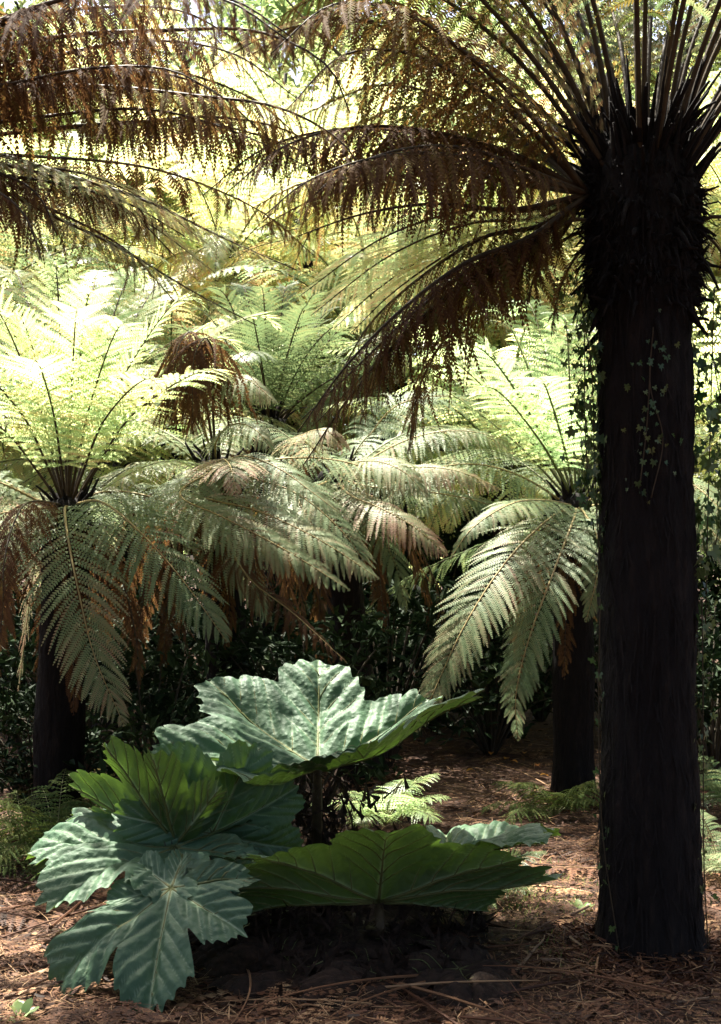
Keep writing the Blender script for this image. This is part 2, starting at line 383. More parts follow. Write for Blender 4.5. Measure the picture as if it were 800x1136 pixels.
def build_litter(n=60000):
    r = np.random.default_rng(21)
    u = r.random(n)
    Y = 3.5 * (13 / 3.5) ** (u ** 1.25)
    X = r.uniform(-1, 1, n) * (Y * .36 + .5)
    kind = r.random(n)
    L = np.where(kind < .5, r.uniform(.01, .05, n), r.uniform(.05, .26, n) * r.uniform(.4, 1, n))
    W = np.where(kind < .5, L * r.uniform(.15, .45, n), r.uniform(.0014, .005, n))
    a = r.uniform(0, PI * 2, n); pit = r.normal(0, .16, n); roll = r.normal(0, .35, n)
    c = np.stack([X, Y, gz(X, Y) + .004 + np.abs(r.normal(0, .016, n))], -1)
    d = np.stack([np.cos(a) * np.cos(pit), np.sin(a) * np.cos(pit), np.sin(pit)], -1)
    w = np.stack([-np.sin(a) * np.cos(roll), np.cos(a) * np.cos(roll), np.sin(roll)], -1)
    bend = np.stack([-np.sin(a), np.cos(a), r.normal(0, .4, n)], -1) * (L * r.normal(0, .1, n))[:, None]
    h = d * (L * .5)[:, None]; ww = w * (W * .5)[:, None]
    V = np.stack([c - h - ww * .6, c - h + ww * .6, c + bend - ww, c + bend + ww, c + h - ww * .5, c + h + ww * .5], 1).reshape(-1, 3)
    b = np.arange(n)[:, None] * 6
    Q = np.concatenate([b + [0, 2, 3, 1], b + [2, 4, 5, 3]])
    patch = .12 * snoise(X, Y, 0, 8, 3, .9)
    ag = np.where(kind < .5, r.normal(.36, .22, n), r.normal(.66, .26, n)) + patch
    mb = MB(); mb.add(V, [Q], age=np.repeat(np.clip(ag, 0, 1), 6))
    # litter banked up against the stems
    for bx, by, br, nn_ in ((1.137, 5.0, .2, 2600), (-1.66, 7.0, .15, 700), (1.363, 8.2, .15, 900), (-.77, 7.9, .15, 500), (0, 8.9, .15, 400)):
        aa = r.uniform(0, 2 * PI, nn_); q = r.random(nn_) ** 1.5; rad = br * 1.02 + q * .26; hh = .075 * (1 - q) ** 1.5
        c = np.stack([bx + rad * np.cos(aa), by + rad * np.sin(aa), 0 * aa], -1); c[:, 2] = gz(c[:, 0], c[:, 1]) + hh * r.uniform(.4, 1.1, nn_) + .004
        a2 = r.uniform(0, 2 * PI, nn_); d = nrm(np.stack([np.cos(a2), np.sin(a2), r.normal(0, .35, nn_)], -1)); L2 = r.uniform(.02, .16, nn_); w2 = r.uniform(.002, .009, nn_)
        sw = nrm(np.cross(d, r.normal(size=(nn_, 3)))) * w2[:, None] * .5; h = d * (L2 * .5)[:, None]
        V2 = np.stack([c - h - sw, c - h + sw, c + h + sw * .6, c + h - sw * .6], 1).reshape(-1, 3)
        mb.add(V2, [np.arange(nn_ * 4).reshape(-1, 4)], age=np.repeat(np.clip(r.normal(.42, .24, nn_), 0, 1), 4))
    # withered scraps of fern leaflets lying about
    for k in range(560):
        y = 3.6 * (11 / 3.6) ** (r.random() ** 1.2); x = r.uniform(-1, 1) * (y * .34 + .3); az = r.uniform(0, 360)
        z0 = gz(np.array(x), np.array(y)) + r.uniform(.012, .035)
        p = arch((x, y, z0), az, r.uniform(-2, 8), r.uniform(-12, 0), r.uniform(.12, .5), n=8)
        v, q, ag = frond_geo(p, r.uniform(.02, .09), n=12, m=4, droop=.1, petiole=.05, lift=0, age=r.uniform(.3, .8), seed=k)
        mb.add(v, [q], age=ag)
    for k in range(110):
        y = 4.2 * (10 / 4.2) ** r.random(); x = r.uniform(-1, 1) * (y * .33 + .2); az = r.uniform(0, 360)
        z0 = gz(np.array(x), np.array(y)) + r.uniform(.02, .04); L = r.uniform(.3, 1.0)
        p = arch((x, y, z0), az, r.uniform(0, 10), r.uniform(-12, -2), L, n=10, wob=r.normal(0, .5))
        tv, tf = tube(p, np.linspace(.007, .002, 10) * r.uniform(.5, 1), 5); mb.add(tv, tf, age=r.uniform(.25, .95))
        if r.random() < .6 and y > 5.2:
            v, q, ag = frond_geo(p, r.uniform(.08, .2), n=int(L * 34), m=8, droop=.15, petiole=.1, lift=0, gap=.25, age=r.uniform(.25, .6), seed=k + 900, lenj=.3)
            mb.add(v, [q], age=ag)
    tag(link('leaf_litter', mb.mesh('leaf_litter', M['litter'])), 'brown bark chips, straw and fern scraps covering the ground', 'leaf litter', kind='stuff')
build_litter()

def build_grass():
    r = np.random.default_rng(5); n = 2100
    cx = np.concatenate([r.normal(.75, .17, n // 2), r.normal(.86, .07, n // 6), r.normal(.45, .35, n - n // 2 - n // 6)])
    cy = np.concatenate([r.normal(6.0, .28, n // 2), r.normal(5.0, .1, n // 6), r.normal(6.1, .35, n - n // 2 - n // 6)])
    a = r.uniform(0, 2 * PI, n); L = r.uniform(.01, .032, n); w = L * .11
    c = np.stack([cx, cy, gz(cx, cy) + .008], -1)
    side = np.stack([-np.sin(a), np.cos(a), 0 * a], -1) * w[:, None]
    up = np.stack([np.cos(a) * L * .7, np.sin(a) * L * .7, L], -1)
    V = np.stack([c - side, c + side, c + up], 1).reshape(-1, 3)
    mb = MB(); mb.add(V, [np.arange(n * 3).reshape(-1, 3)], age=np.repeat(r.random(n), 3))
    tag(link('moss_and_grass', mb.mesh('moss_and_grass', M['grass'])), 'thin patch of short green moss and grass on the mulch', 'grass', kind='stuff')
build_grass()
def G(px, Y):
    x = (px - 400) / F * Y
    return np.array([x, Y, float(gz(np.array(x), np.array(Y)))])
def GP(px, py):
    Y = CAM * F / (py - HZ); return G(px, Y)

# ------------------------------------------------------------------ near tree fern (right)
def near_fern():
    b = G(722, 5.0)
    root = thing('tree_fern', 'tall tree fern with thick black fibrous trunk wrapped in ivy, nearest the viewer', 'tree fern', b)
    H = 2.98
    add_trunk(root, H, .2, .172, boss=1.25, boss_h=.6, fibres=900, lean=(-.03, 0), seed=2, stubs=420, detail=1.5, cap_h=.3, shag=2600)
    o = np.array([1.1, 5.0, b[2] + H])
    def c(az, rr=.13, dz=.0): return o + np.array([rr * math.cos(R(az)), rr * math.sin(R(az)), dz])
    D = dict(mat='fern_dark', stalk='stalk_dark')
    S = lambda pts: SP([(652, 215, 4.95)] + pts)
    def both(rt, path, **kw):
        add_frond(rt, path, **kw)
        t = np.linspace(0, 1, len(path))[:, None]; v = np.array([rng.normal(0, .1), rng.uniform(-.3, .5), rng.uniform(-.12, .14)])
        kw['age'] = kw.get('age', .5) * rng.uniform(.7, 1.05); kw['W'] = kw['W'] * rng.uniform(.85, 1.1)
        add_frond(rt, path + v * t * (1.4 - .4 * t), **kw)
    # arching fronds to the left, named from the top down
    both(root, S([(590, 130, 4.75), (520, 62, 4.5), (450, 15, 4.3), (370, 5, 4.1), (300, 60, 3.95)]), W=.33, n=38, m=18, droop=.75, age=.72, petiole=.13, r0=.012, **D)
    both(root, S([(570, 150, 5.2), (500, 110, 5.4), (420, 95, 5.6), (330, 130, 5.8)]), W=.32, n=36, m=16, droop=.5, age=.45, petiole=.13, r0=.011, **D)
    both(root, S([(580, 175, 4.9), (500, 150, 4.8), (410, 140, 4.7), (320, 160, 4.6), (250, 215, 4.5)]), W=.31, n=46, m=17, droop=1.1, wide=.7, age=.8, petiole=.13, r0=.012, **D)
    both(root, S([(590, 190, 4.7), (520, 165, 4.5), (450, 165, 4.3), (380, 190, 4.15), (340, 225, 4.1)]), W=.3, n=42, m=16, droop=1.2, wide=.7, age=.8, petiole=.15, r0=.011, gap=.1, **D)
    both(root, S([(580, 205, 5.1), (500, 190, 5.2), (420, 200, 5.3), (340, 225, 5.4), (285, 255, 5.5)]), W=.27, n=38, m=16, droop=.9, age=.6, petiole=.15, r0=.011, **D)
    add_frond(root, S([(570, 232, 4.85), (480, 226, 4.75), (400, 238, 4.65), (330, 262, 4.6)]), W=.15, n=22, m=12, droop=1.3, age=.88, petiole=.1, r0=.012, gap=.12, name='dead_frond', **D)
    both(root, S([(590, 242, 5.25), (520, 248, 5.5), (430, 285, 5.8), (345, 350, 6.0)]), W=.3, n=36, m=18, droop=.3, wide=.5, age=.3, petiole=.08, r0=.011, mat='fern_bright', stalk='stalk_dark')
    both(root, S([(590, 250, 5.4), (510, 265, 5.8), (420, 320, 6.2), (370, 365, 6.4)]), W=.33, n=36, m=18, droop=.3, wide=.5, age=.35, petiole=.08, r0=.011, mat='fern_bright', stalk='stalk_dark')
    both(root, S([(590, 262, 4.85), (520, 290, 4.75), (450, 340, 4.65), (385, 405, 4.6), (330, 480, 4.6)]), W=.31, wide=.9, n=46, m=15, droop=1.1, age=.82, petiole=.08, r0=.014, gap=.08, **D)
    both(root, S([(600, 262, 5.05), (530, 285, 5.1), (460, 345, 5.15), (420, 400, 5.2), (400, 470, 5.2)]), W=.3, wide=.85, n=42, m=14, droop=1.0, age=.7, petiole=.1, r0=.011, gap=.1, **D)
    both(root, S([(585, 155, 5.1), (520, 95, 5.2), (450, 40, 5.3), (360, 20, 5.4), (280, 60, 5.5)]), W=.32, n=36, m=16, droop=.6, age=.55, petiole=.14, r0=.012, **D)
    both(root, S([(595, 268, 4.95), (530, 300, 4.95), (465, 355, 4.95), (405, 415, 4.9), (350, 470, 4.9)]), W=.3, wide=.85, n=46, m=16, droop=1.0, age=.68, petiole=.06, r0=.012, **D)
    add_frond(root, S([(600, 250, 5.0), (540, 262, 5.0), (470, 305, 5.0), (410, 360, 5.0), (375, 420, 5.0)]), W=.26, wide=.8, n=42, m=15, droop=.9, age=.55, petiole=.06, r0=.012, **D)
    # stiff rising stalks of the younger fronds, their blades mostly above the picture
    ups = [(96, 84), (130, 78), (160, 70), (178, 60), (200, 66), (150, 55), (60, 80), (30, 72), (10, 66), (0, 54), (-25, 62), (-50, 70), (-80, 76),
           (92, 48), (104, 40), (118, 46), (132, 38), (85, 36), (230, 72), (255, 66), (275, 60), (300, 68), (330, 58), (205, 52), (110, 60), (80, 62), (45, 52), (165, 80), (185, 76), (140, 84), (70, 86), (20, 84), (-10, 80), (-60, 82), (45, 76), (100, 74), (120, 82), (-30, 74), (205, 82), (15, 60), (60, 64), (-100, 80), (85, 88), (5, 78), (150, 72)]
    for k, (az, e0) in enumerate(ups):
        p = arch(c(az, .11), az, e0, e0 - rng.uniform(75, 105), rng.uniform(1.9, 2.6), p=1.5)
        yel = 145 <= az <= 190
        add_frond(root, p, W=rng.uniform(.28, .36), n=32, m=14, droop=rng.uniform(.25, .6), age=(.58 if yel else rng.uniform(.1, .45)), petiole=.31 if not yel else .1, r0=.013,
                  mat='fern' if yel or k % 3 == 0 else 'fern_dark', stalk='stalk_dark')
    # withered fronds hanging against the stem
    for k, az in enumerate((150, 195, 345, 20, 75, 120)):
        p = arch(c(az, .22, -.12), az, rng.uniform(-10, 25), -88, rng.uniform(.35, .6), p=.6, n=14)
        add_frond(root, p, W=.07, n=16, m=6, droop=1.1, age=.95, petiole=.3, r0=.009, gap=.2, name='dead_frond', **D)
    return root
near_fern()

# ------------------------------------------------------------------ near tree fern whose crown hangs in from the left
def left_fern():
    b = np.array([-2.2, 4.7, float(gz(np.array(-2.2), np.array(4.7)))])
    root = thing('tree_fern', 'tree fern out of frame to the left, its dark shaggy fronds hang across the top', 'tree fern', b)
    add_trunk(root, 2.75, .19, .17, boss=1.45, boss_h=.6, fibres=250, seed=6, stubs=50, detail=.8, cap_h=.12)
    o = np.array([-2.2, 4.7, b[2] + 2.8])
    D = dict(mat='fern_dark', stalk='stalk_dark')
    def S(pts): return spline([o + np.array([.1, 0, 0])] + [P(*p) for p in pts], 26)
    add0 = add_frond
    def both(rt, path, **kw):
        add0(rt, path, **kw)
        t = np.linspace(0, 1, len(path))[:, None]; v = np.array([rng.normal(0, .12), rng.uniform(.15, .5), rng.uniform(-.16, .12)])
        kw['age'] = kw.get('age', .5) * rng.uniform(.75, 1.1); kw['W'] = kw['W'] * rng.uniform(.85, 1.1)
        add0(rt, path + v * t * (1.4 - .4 * t), **kw)
    both(root, S([(-60, 75, 4.45), (60, 42, 4.3), (180, 34, 4.2), (290, 36, 4.1), (365, 75, 4.05), (388, 125, 4.05)]), W=.3, n=46, m=20, droop=1.15, age=.85, petiole=.14, r0=.014, **D)
    both(root, S([(-60, 60, 4.2), (40, 8, 3.9), (140, -12, 3.75), (250, 0, 3.65), (320, 45, 3.6)]), W=.3, n=44, m=20, droop=1.3, age=.95, petiole=.1, r0=.014, **D)
    both(root, S([(-60, 95, 4.5), (50, 65, 4.5), (160, 45, 4.5), (260, 60, 4.5), (330, 110, 4.5)]), W=.24, n=44, m=18, droop=1.2, age=.9, petiole=.1, r0=.013, **D)
    add_frond(root, S([(-60, 120, 4.8), (60, 85, 4.9), (170, 75, 5.0), (280, 110, 5.1), (350, 170, 5.2)]), W=.28, n=38, m=16, droop=.7, age=.6, petiole=.3, r0=.012, **D)
    add_frond(root, S([(-60, 160, 4.8), (30, 146, 4.9), (130, 138, 5.0), (240, 130, 5.1), (330, 150, 5.2), (385, 200, 5.3)]), W=.24, n=40, m=15, droop=1.1, age=.85, petiole=.45, r0=.012, **D)
    both(root, S([(-60, 150, 4.6), (60, 128, 4.6), (170, 122, 4.6), (270, 150, 4.6), (350, 190, 4.6)]), W=.2, n=36, m=13, droop=1.2, age=.85, petiole=.5, r0=.011, gap=.1, **D)
    both(root, S([(-60, 165, 4.5), (0, 172, 4.4), (80, 196, 4.3), (160, 222, 4.25), (250, 265, 4.25), (330, 300, 4.3)]), W=.24, n=44, m=19, droop=.5, age=.4, petiole=.12, r0=.012, mat='fern', stalk='stalk_dark')
    both(root, S([(-60, 178, 4.7), (0, 182, 4.7), (70, 200, 4.7), (140, 232, 4.7), (195, 285, 4.7)]), W=.28, n=38, m=17, droop=1.0, age=.72, petiole=.12, r0=.012, **D)
    both(root, S([(-60, 185, 5.0), (0, 185, 5.1), (80, 190, 5.2), (150, 215, 5.3), (230, 270, 5.4)]), W=.3, n=36, m=17, droop=.5, age=.4, petiole=.12, r0=.012, mat='fern', stalk='stalk_dark')
    both(root, S([(-80, 200, 4.3), (-20, 205, 4.1), (25, 235, 4.0), (45, 285, 3.95)]), W=.24, n=34, m=17, droop=.9, age=.75, petiole=.15, r0=.012, **D)
    add_frond(root, S([(-80, 140, 5.0), (20, 105, 5.4), (110, 88, 5.8), (200, 100, 6.1), (290, 140, 6.3)]), W=.3, n=34, m=15, droop=.5, age=.42, petiole=.3, r0=.011, mat='fern', stalk='stalk_dark')
    add_frond(root, S([(-60, 40, 4.35), (20, 22, 4.2), (110, 8, 4.1), (200, 12, 4.05), (265, 45, 4.0)]), W=.26, n=44, m=18, droop=1.2, age=.95, petiole=.1, r0=.013, **D)
    add_frond(root, S([(-60, 110, 4.25), (20, 92, 4.1), (100, 76, 4.0), (190, 78, 3.95), (250, 110, 3.95)]), W=.2, n=40, m=16, droop=1.2, age=.92, petiole=.12, r0=.012, **D)
    add_frond(root, S([(-60, 195, 4.55), (10, 196, 4.5), (70, 205, 4.45), (140, 225, 4.45), (205, 262, 4.45)]), W=.24, n=40, m=17, droop=1.2, age=.85, petiole=.1, r0=.012, **D)
    add_frond(root, S([(-60, 175, 5.3), (60, 175, 5.6), (180, 190, 5.9), (290, 235, 6.1), (350, 285, 6.2)]), W=.28, n=38, m=15, droop=.9, age=.7, petiole=.2, r0=.012, **D)
    for az, e0 in ((20, 82), (50, 70), (140, 70), (180, 60), (210, 72), (235, 50), (265, 70), (300, 62), (330, 76), (350, 66), (160, 45), (280, 45)):
        p = arch(o + np.array([.1 * math.cos(R(az)), .1 * math.sin(R(az)), 0]), az, e0, e0 - rng.uniform(80, 105), rng.uniform(2.0, 2.5), p=1.4)
        add_frond(root, p, W=.32, n=30, m=12, droop=.45, age=rng.uniform(.2, .6), petiole=.12, r0=.012, **D)
    return root
left_fern()

# ------------------------------------------------------------------ middle ferns
def fan(root, o, azs, e0s, e1d, Ls, W, rr=.08, n=30, m=13, p=1.4, **kw):
    for az in azs:
        a = az + rng.normal(0, 5); e0 = rng.uniform(*e0s)
        base = np.asarray(o) + np.array([rr * math.cos(R(a)), rr * math.sin(R(a)), 0])
        add_frond(root, arch(base, a, e0, e0 - rng.uniform(*e1d), rng.uniform(*Ls), p=p), W=W * rng.uniform(.9, 1.1), n=n, m=m, **kw)

def skirt(root, o, k, L=(.8, 1.45)):
    for i in range(k):
        az = i * 360 / k + rng.normal(0, 12); b = np.asarray(o) + np.array([.13 * math.cos(R(az)), .13 * math.sin(R(az)), -.08])
        add_frond(root, arch(b, az, rng.uniform(-30, 10), -89, rng.uniform(*L), p=.5, n=18), W=.16, n=28, m=10, droop=.9, age=.88, petiole=.06, mat='fern_dark', stalk='stalk_dark', r0=.008, name='dead_frond')

def mid_left():
    b = G(62, 7.0)
    o = P(75, 566, 7.0)
    root = thing('tree_fern', 'tree fern on the left with upright sunlit yellow green fronds above grey drooping ones', 'tree fern', b)
    add_trunk(root, o[2] - b[2], .145, .115, boss=1.15, boss_h=.4, fibres=200, lean=(o[0] - b[0], 0), seed=11, stubs=24, shag=300, detail=.8, cap_h=.08)
    skirt(root, o, 11)
    B = dict(mat='fern_bright', stalk='stalk_dark', r0=.009)
    ups = [(-60, 300, 7.3), (-15, 330, 6.6), (15, 300, 7.6), (60, 290, 7.2), (100, 325, 6.8), (150, 300, 7.5), (205, 330, 7.0), (245, 375, 7.3), (235, 410, 6.6), (165, 420, 6.3), (40, 400, 6.2),
           (-40, 400, 6.3), (110, 300, 8.0), (0, 380, 7.8), (185, 310, 7.9), (290, 350, 7.7), (85, 345, 6.5), (135, 360, 6.6), (20, 350, 6.7), (-90, 430, 6.6)]
    for k, (px, py, Y) in enumerate(ups):
        e = P(px, py, Y); d = e - o
        mid = o + d * .55 + np.array([-.08 * d[0], -.08 * d[1], .1 * np.linalg.norm(d[:2]) + .02])
        tipd = nrm(np.array([d[0], d[1], 0]) + 1e-6)
        mid0 = o + d * .25 + np.array([-.05 * d[0], -.05 * d[1], .04])
        add_frond(root, spline([o + .05 * nrm(d), mid0, mid, e, e + tipd * .14 - np.array([0, 0, .08])], 24), W=rng.uniform(.25, .32), n=25, m=14, droop=rng.uniform(.1, .3), age=rng.uniform(.05, .3), petiole=.2, lift=.15, wide=.56, **B)
    Dr = dict(mat='fern_pale', stalk='stalk_tan', r0=.009, face=.9)
    S = lambda pts: SP([(76, 562, 7.0)] + pts)
    add_frond(root, S([(72, 566, 6.7), (76, 600, 6.45), (88, 660, 6.3), (104, 725, 6.25), (138, 805, 6.25)]), W=0.366, n=44, m=18, droop=.35, age=.1, petiole=.04, tipage=.3, base_w=.6, **Dr)
    add_frond(root, S([(110, 556, 6.75), (150, 585, 6.5), (200, 640, 6.4), (252, 712, 6.35)]), W=0.366, n=41, m=18, droop=.4, age=.08, petiole=.06, base_w=.6, **Dr)
    add_frond(root, S([(30, 566, 6.8), (-10, 574, 6.6), (-50, 610, 6.5), (-80, 680, 6.4)]), W=0.366, n=39, m=16, droop=.35, age=.25, petiole=.08, **Dr)
    add_frond(root, S([(40, 556, 6.6), (20, 570, 6.2), (5, 620, 6.0), (2, 690, 5.95), (-15, 760, 5.95)]), W=.2, n=32, m=14, droop=.9, age=.9, petiole=.1, mat='fern_dark', stalk='stalk_dark', r0=.008, name='dead_frond', label='rust brown withered frond hanging at the left edge')
    add_frond(root, S([(120, 545, 7.2), (190, 560, 7.2), (260, 620, 7.2), (300, 690, 7.2)]), W=0.366, n=39, m=15, droop=.4, age=.15, petiole=.1, **Dr)
    add_frond(root, S([(60, 570, 7.4), (40, 620, 7.7), (30, 690, 7.8), (20, 770, 7.8)]), W=0.268, n=35, m=12, droop=.6, age=.4, petiole=.1, **Dr)
    fan(root, o, (195, 170), (5, 40), (65, 100), (1.2, 1.6), .28, droop=.45, age=.1, mat='fern_pale', stalk='stalk_tan', face=.5)
    fan(root, o, (60, 95, 130, 165, 185), (15, 45), (60, 90), (1.2, 1.6), .28, droop=.4, age=.25, mat='fern_pale', stalk='stalk_green')
    return root
mid_left()

def mid_centre():
    b = G(262, 7.9); o = P(240, 520, 7.6)
    root = thing('tree_fern', 'tree fern in the middle with pale arching fronds sweeping right and a dead brown frond', 'tree fern', b)
    add_trunk(root, o[2] - b[2], .145, .115, boss=1.15, boss_h=.4, fibres=150, lean=(o[0] - b[0], o[1] - b[1]), seed=13, stubs=24, shag=300, detail=.8, cap_h=.08)
    skirt(root, o, 11)
    Dr = dict(mat='fern_pale', stalk='stalk_tan', r0=.008, face=.9)
    C = (240, 520, 7.6)
    S = lambda *pts: SP([C] + list(pts))
    add_frond(root, S((225, 460, 7.5), (240, 425, 7.3), (272, 420, 7.1), (306, 446, 7.0)), W=0.268, n=30, m=14, droop=.9, age=.25, petiole=.25, **Dr)
    add_frond(root, S((240, 490, 7.4), (262, 470, 7.1), (285, 478, 6.95), (302, 500, 6.9)), W=0.244, n=28, m=14, droop=.8, age=.18, petiole=.2, **Dr)
    add_frond(root, S((270, 506, 7.2), (310, 520, 7.0), (345, 545, 6.9), (378, 570, 6.85)), W=0.244, n=35, m=15, droop=.7, age=.2, petiole=.1, **Dr)
    add_frond(root, S((215, 515, 7.2), (180, 512, 6.8), (145, 525, 6.6), (112, 545, 6.5)), W=.22, n=28, m=14, droop=.3, age=.15, petiole=.15, mat='fern_bright', stalk='stalk_green', r0=.008)
    add_frond(root, S((245, 510, 7.1), (252, 512, 6.7), (258, 525, 6.4), (262, 550, 6.3)), W=0.293, n=30, m=13, droop=.4, age=.35, petiole=.1, tipage=.4, **Dr)
    add_frond(root, S((220, 548, 7.2), (290, 568, 6.9), (360, 602, 6.75), (420, 642, 6.7)), W=0.366, n=41, m=17, droop=.55, age=.2, petiole=.05, base_w=.6, **Dr)
    add_frond(root, S((200, 550, 6.9), (250, 575, 6.6), (320, 612, 6.5), (388, 655, 6.45)), W=0.293, n=39, m=16, droop=.6, age=.22, petiole=.05, **Dr)
    add_frond(root, S((280, 530, 7.3), (330, 548, 7.1), (380, 590, 7.0), (415, 640, 7.0)), W=0.317, n=37, m=15, droop=.5, age=.18, petiole=.1, **Dr)
    # withered fronds
    add_frond(root, S((228, 440, 7.4), (222, 390, 7.2), (212, 368, 7.1), (198, 385, 7.0), (190, 470, 6.95)), W=.36, n=60, m=18, droop=1.1, wide=.9, age=.9, petiole=.3, mat='fern_dark', stalk='stalk_dark', r0=.01, name='dead_frond', label='dead brown frond standing up behind the left fern')
    add_frond(root, S((236, 440, 7.3), (238, 395, 7.05), (228, 375, 6.95), (216, 395, 6.9), (214, 480, 6.9)), W=.34, n=54, m=18, droop=1.1, wide=.9, age=.92, petiole=.25, mat='fern_dark', stalk='stalk_dark', r0=.01, name='dead_frond')
    add_frond(root, S((250, 590, 7.1), (275, 640, 6.9), (325, 680, 6.8), (385, 735, 6.7)), W=.22, n=34, m=14, droop=.6, age=.88, petiole=.1, mat='fern_dark', stalk='stalk_tan', r0=.009, name='dead_frond', label='rust brown dead frond hanging low behind the big leaf')
    add_frond(root, S((245, 580, 7.4), (250, 620, 7.3), (255, 670, 7.25), (250, 720, 7.2)), W=.2, n=28, m=12, droop=.8, age=.75, petiole=.1, mat='fern_dark', stalk='stalk_dark', r0=.008, name='dead_frond')
    fan(root, o, (15,), (5, 45), (65, 100), (1.1, 1.5), .27, droop=.5, age=.15, mat='fern_pale', stalk='stalk_tan', face=.5)
    fan(root, o, (100, 140, 175), (40, 70), (80, 100), (1.1, 1.5), .26, droop=.4, age=.2, mat='fern_pale', stalk='stalk_green')
    return root
mid_centre()

def mid_second():
    b = G(400, 8.9); o = P(372, 530, 8.4)
    root = thing('tree_fern', 'tree fern with pinkish tipped pale fronds arching right beside the near trunk', 'tree fern', b)
    add_trunk(root, o[2] - b[2], .145, .115, boss=1.15, boss_h=.4, fibres=100, lean=(o[0] - b[0], o[1] - b[1]), seed=17, stubs=24, shag=300, detail=.8, cap_h=.08)
    skirt(root, o, 11)
    Dr = dict(mat='fern_pale', stalk='stalk_tan', r0=.008, face=.9)
    C = (372, 530, 8.4)
    S = lambda *pts: SP([C] + list(pts))
    add_frond(root, S((350, 500, 8.0), (335, 484, 7.7), (362, 478, 7.45), (388, 500, 7.4)), W=0.268, n=30, m=14, droop=.8, age=.42, petiole=.2, **Dr)
    add_frond(root, S((385, 515, 8.0), (420, 512, 7.8), (450, 525, 7.7), (474, 552, 7.65)), W=0.293, n=35, m=15, droop=.6, age=.28, petiole=.1, **Dr)
    add_frond(root, S((400, 522, 8.0), (450, 518, 7.8), (505, 522, 7.7), (556, 543, 7.7)), W=0.244, n=39, m=15, droop=.9, age=.3, petiole=.15, tipage=.35, **Dr)
    add_frond(root, S((390, 550, 7.9), (425, 565, 7.6), (460, 585, 7.5), (496, 616, 7.45)), W=0.317, n=37, m=16, droop=.6, age=.25, petiole=.1, tipage=.5, **Dr)
    add_frond(root, S((410, 540, 8.1), (470, 545, 8.0), (530, 556, 7.9), (582, 574, 7.9)), W=0.268, n=37, m=14, droop=.7, age=.15, petiole=.1, **Dr)
    add_frond(root, S((350, 540, 8.0), (330, 548, 7.6), (345, 580, 7.3), (372, 625, 7.2)), W=0.293, n=35, m=15, droop=.5, age=.15, petiole=.1, **Dr)
    add_frond(root, S((395, 560, 8.1), (420, 590, 7.9), (440, 630, 7.8), (450, 680, 7.8)), W=.24, n=32, m=13, droop=.5, age=.12, petiole=.1, mat='fern_blue', stalk='stalk_green', r0=.008)
    add_frond(root, S((420, 500, 8.5), (490, 480, 8.5), (540, 485, 8.5), (580, 510, 8.5)), W=0.317, n=37, m=14, droop=.6, age=.15, petiole=.1, **Dr)
    add_frond(root, S((405, 490, 8.7), (440, 450, 8.8), (500, 440, 8.9), (560, 462, 9.0)), W=0.342, n=37, m=14, droop=.45, age=.1, petiole=.1, **Dr)
    fan(root, o, (330,), (5, 45), (65, 100), (1.1, 1.5), .27, droop=.5, age=.15, mat='fern_pale', stalk='stalk_tan', face=.5)
    fan(root, o, (60, 110, 150, 20), (40, 70), (80, 100), (1.1, 1.5), .28, droop=.4, age=.15, mat='fern_pale', stalk='stalk_green')
    return root
mid_second()

def back_centre():
    b = G(300, 10.0); o = P(300, 470, 10.0)
    root = thing('tree_fern', 'blue green tree fern with a vase of straight upright fronds standing behind the pale ones', 'tree fern', b)
    add_trunk(root, o[2] - b[2], .145, .115, boss=1.15, boss_h=.4, fibres=0, seed=19, stubs=24, shag=300, detail=.6, cap_h=.08)
    skirt(root, o, 11)
    for px, py, Y in ((225, 345, 10), (248, 325, 9.6), (270, 318, 10.4), (292, 325, 9.5), (318, 318, 10.2), (345, 330, 9.6), (370, 335, 10.3), (392, 352, 9.7), (410, 372, 10.2), (205, 365, 9.6), (335, 345, 9.1), (280, 350, 9.1), (425, 395, 9.6), (190, 400, 10.2)):
        e = P(px, py, Y); d = e - o; out = nrm(np.array([d[0], d[1], 0]) + 1e-5)
        add_frond(root, spline([o + .06 * nrm(d), o + d * .5 + np.array([0, 0, .06]), e, e + out * .16 + np.array([0, 0, .02])], 22), W=rng.uniform(.24, .3), n=25, m=12, droop=.2, wide=.58, age=rng.uniform(.02, .2), petiole=.12, mat='fern_blue', stalk='stalk_dark', r0=.01, lift=.15)
    fan(root, o, (200, 240, 275, 310, 350), (30, 55), (70, 95), (1.2, 1.6), .3, droop=.4, age=.15, mat='fern_blue', stalk='stalk_dark', n=28, m=11)
    return root
back_centre()

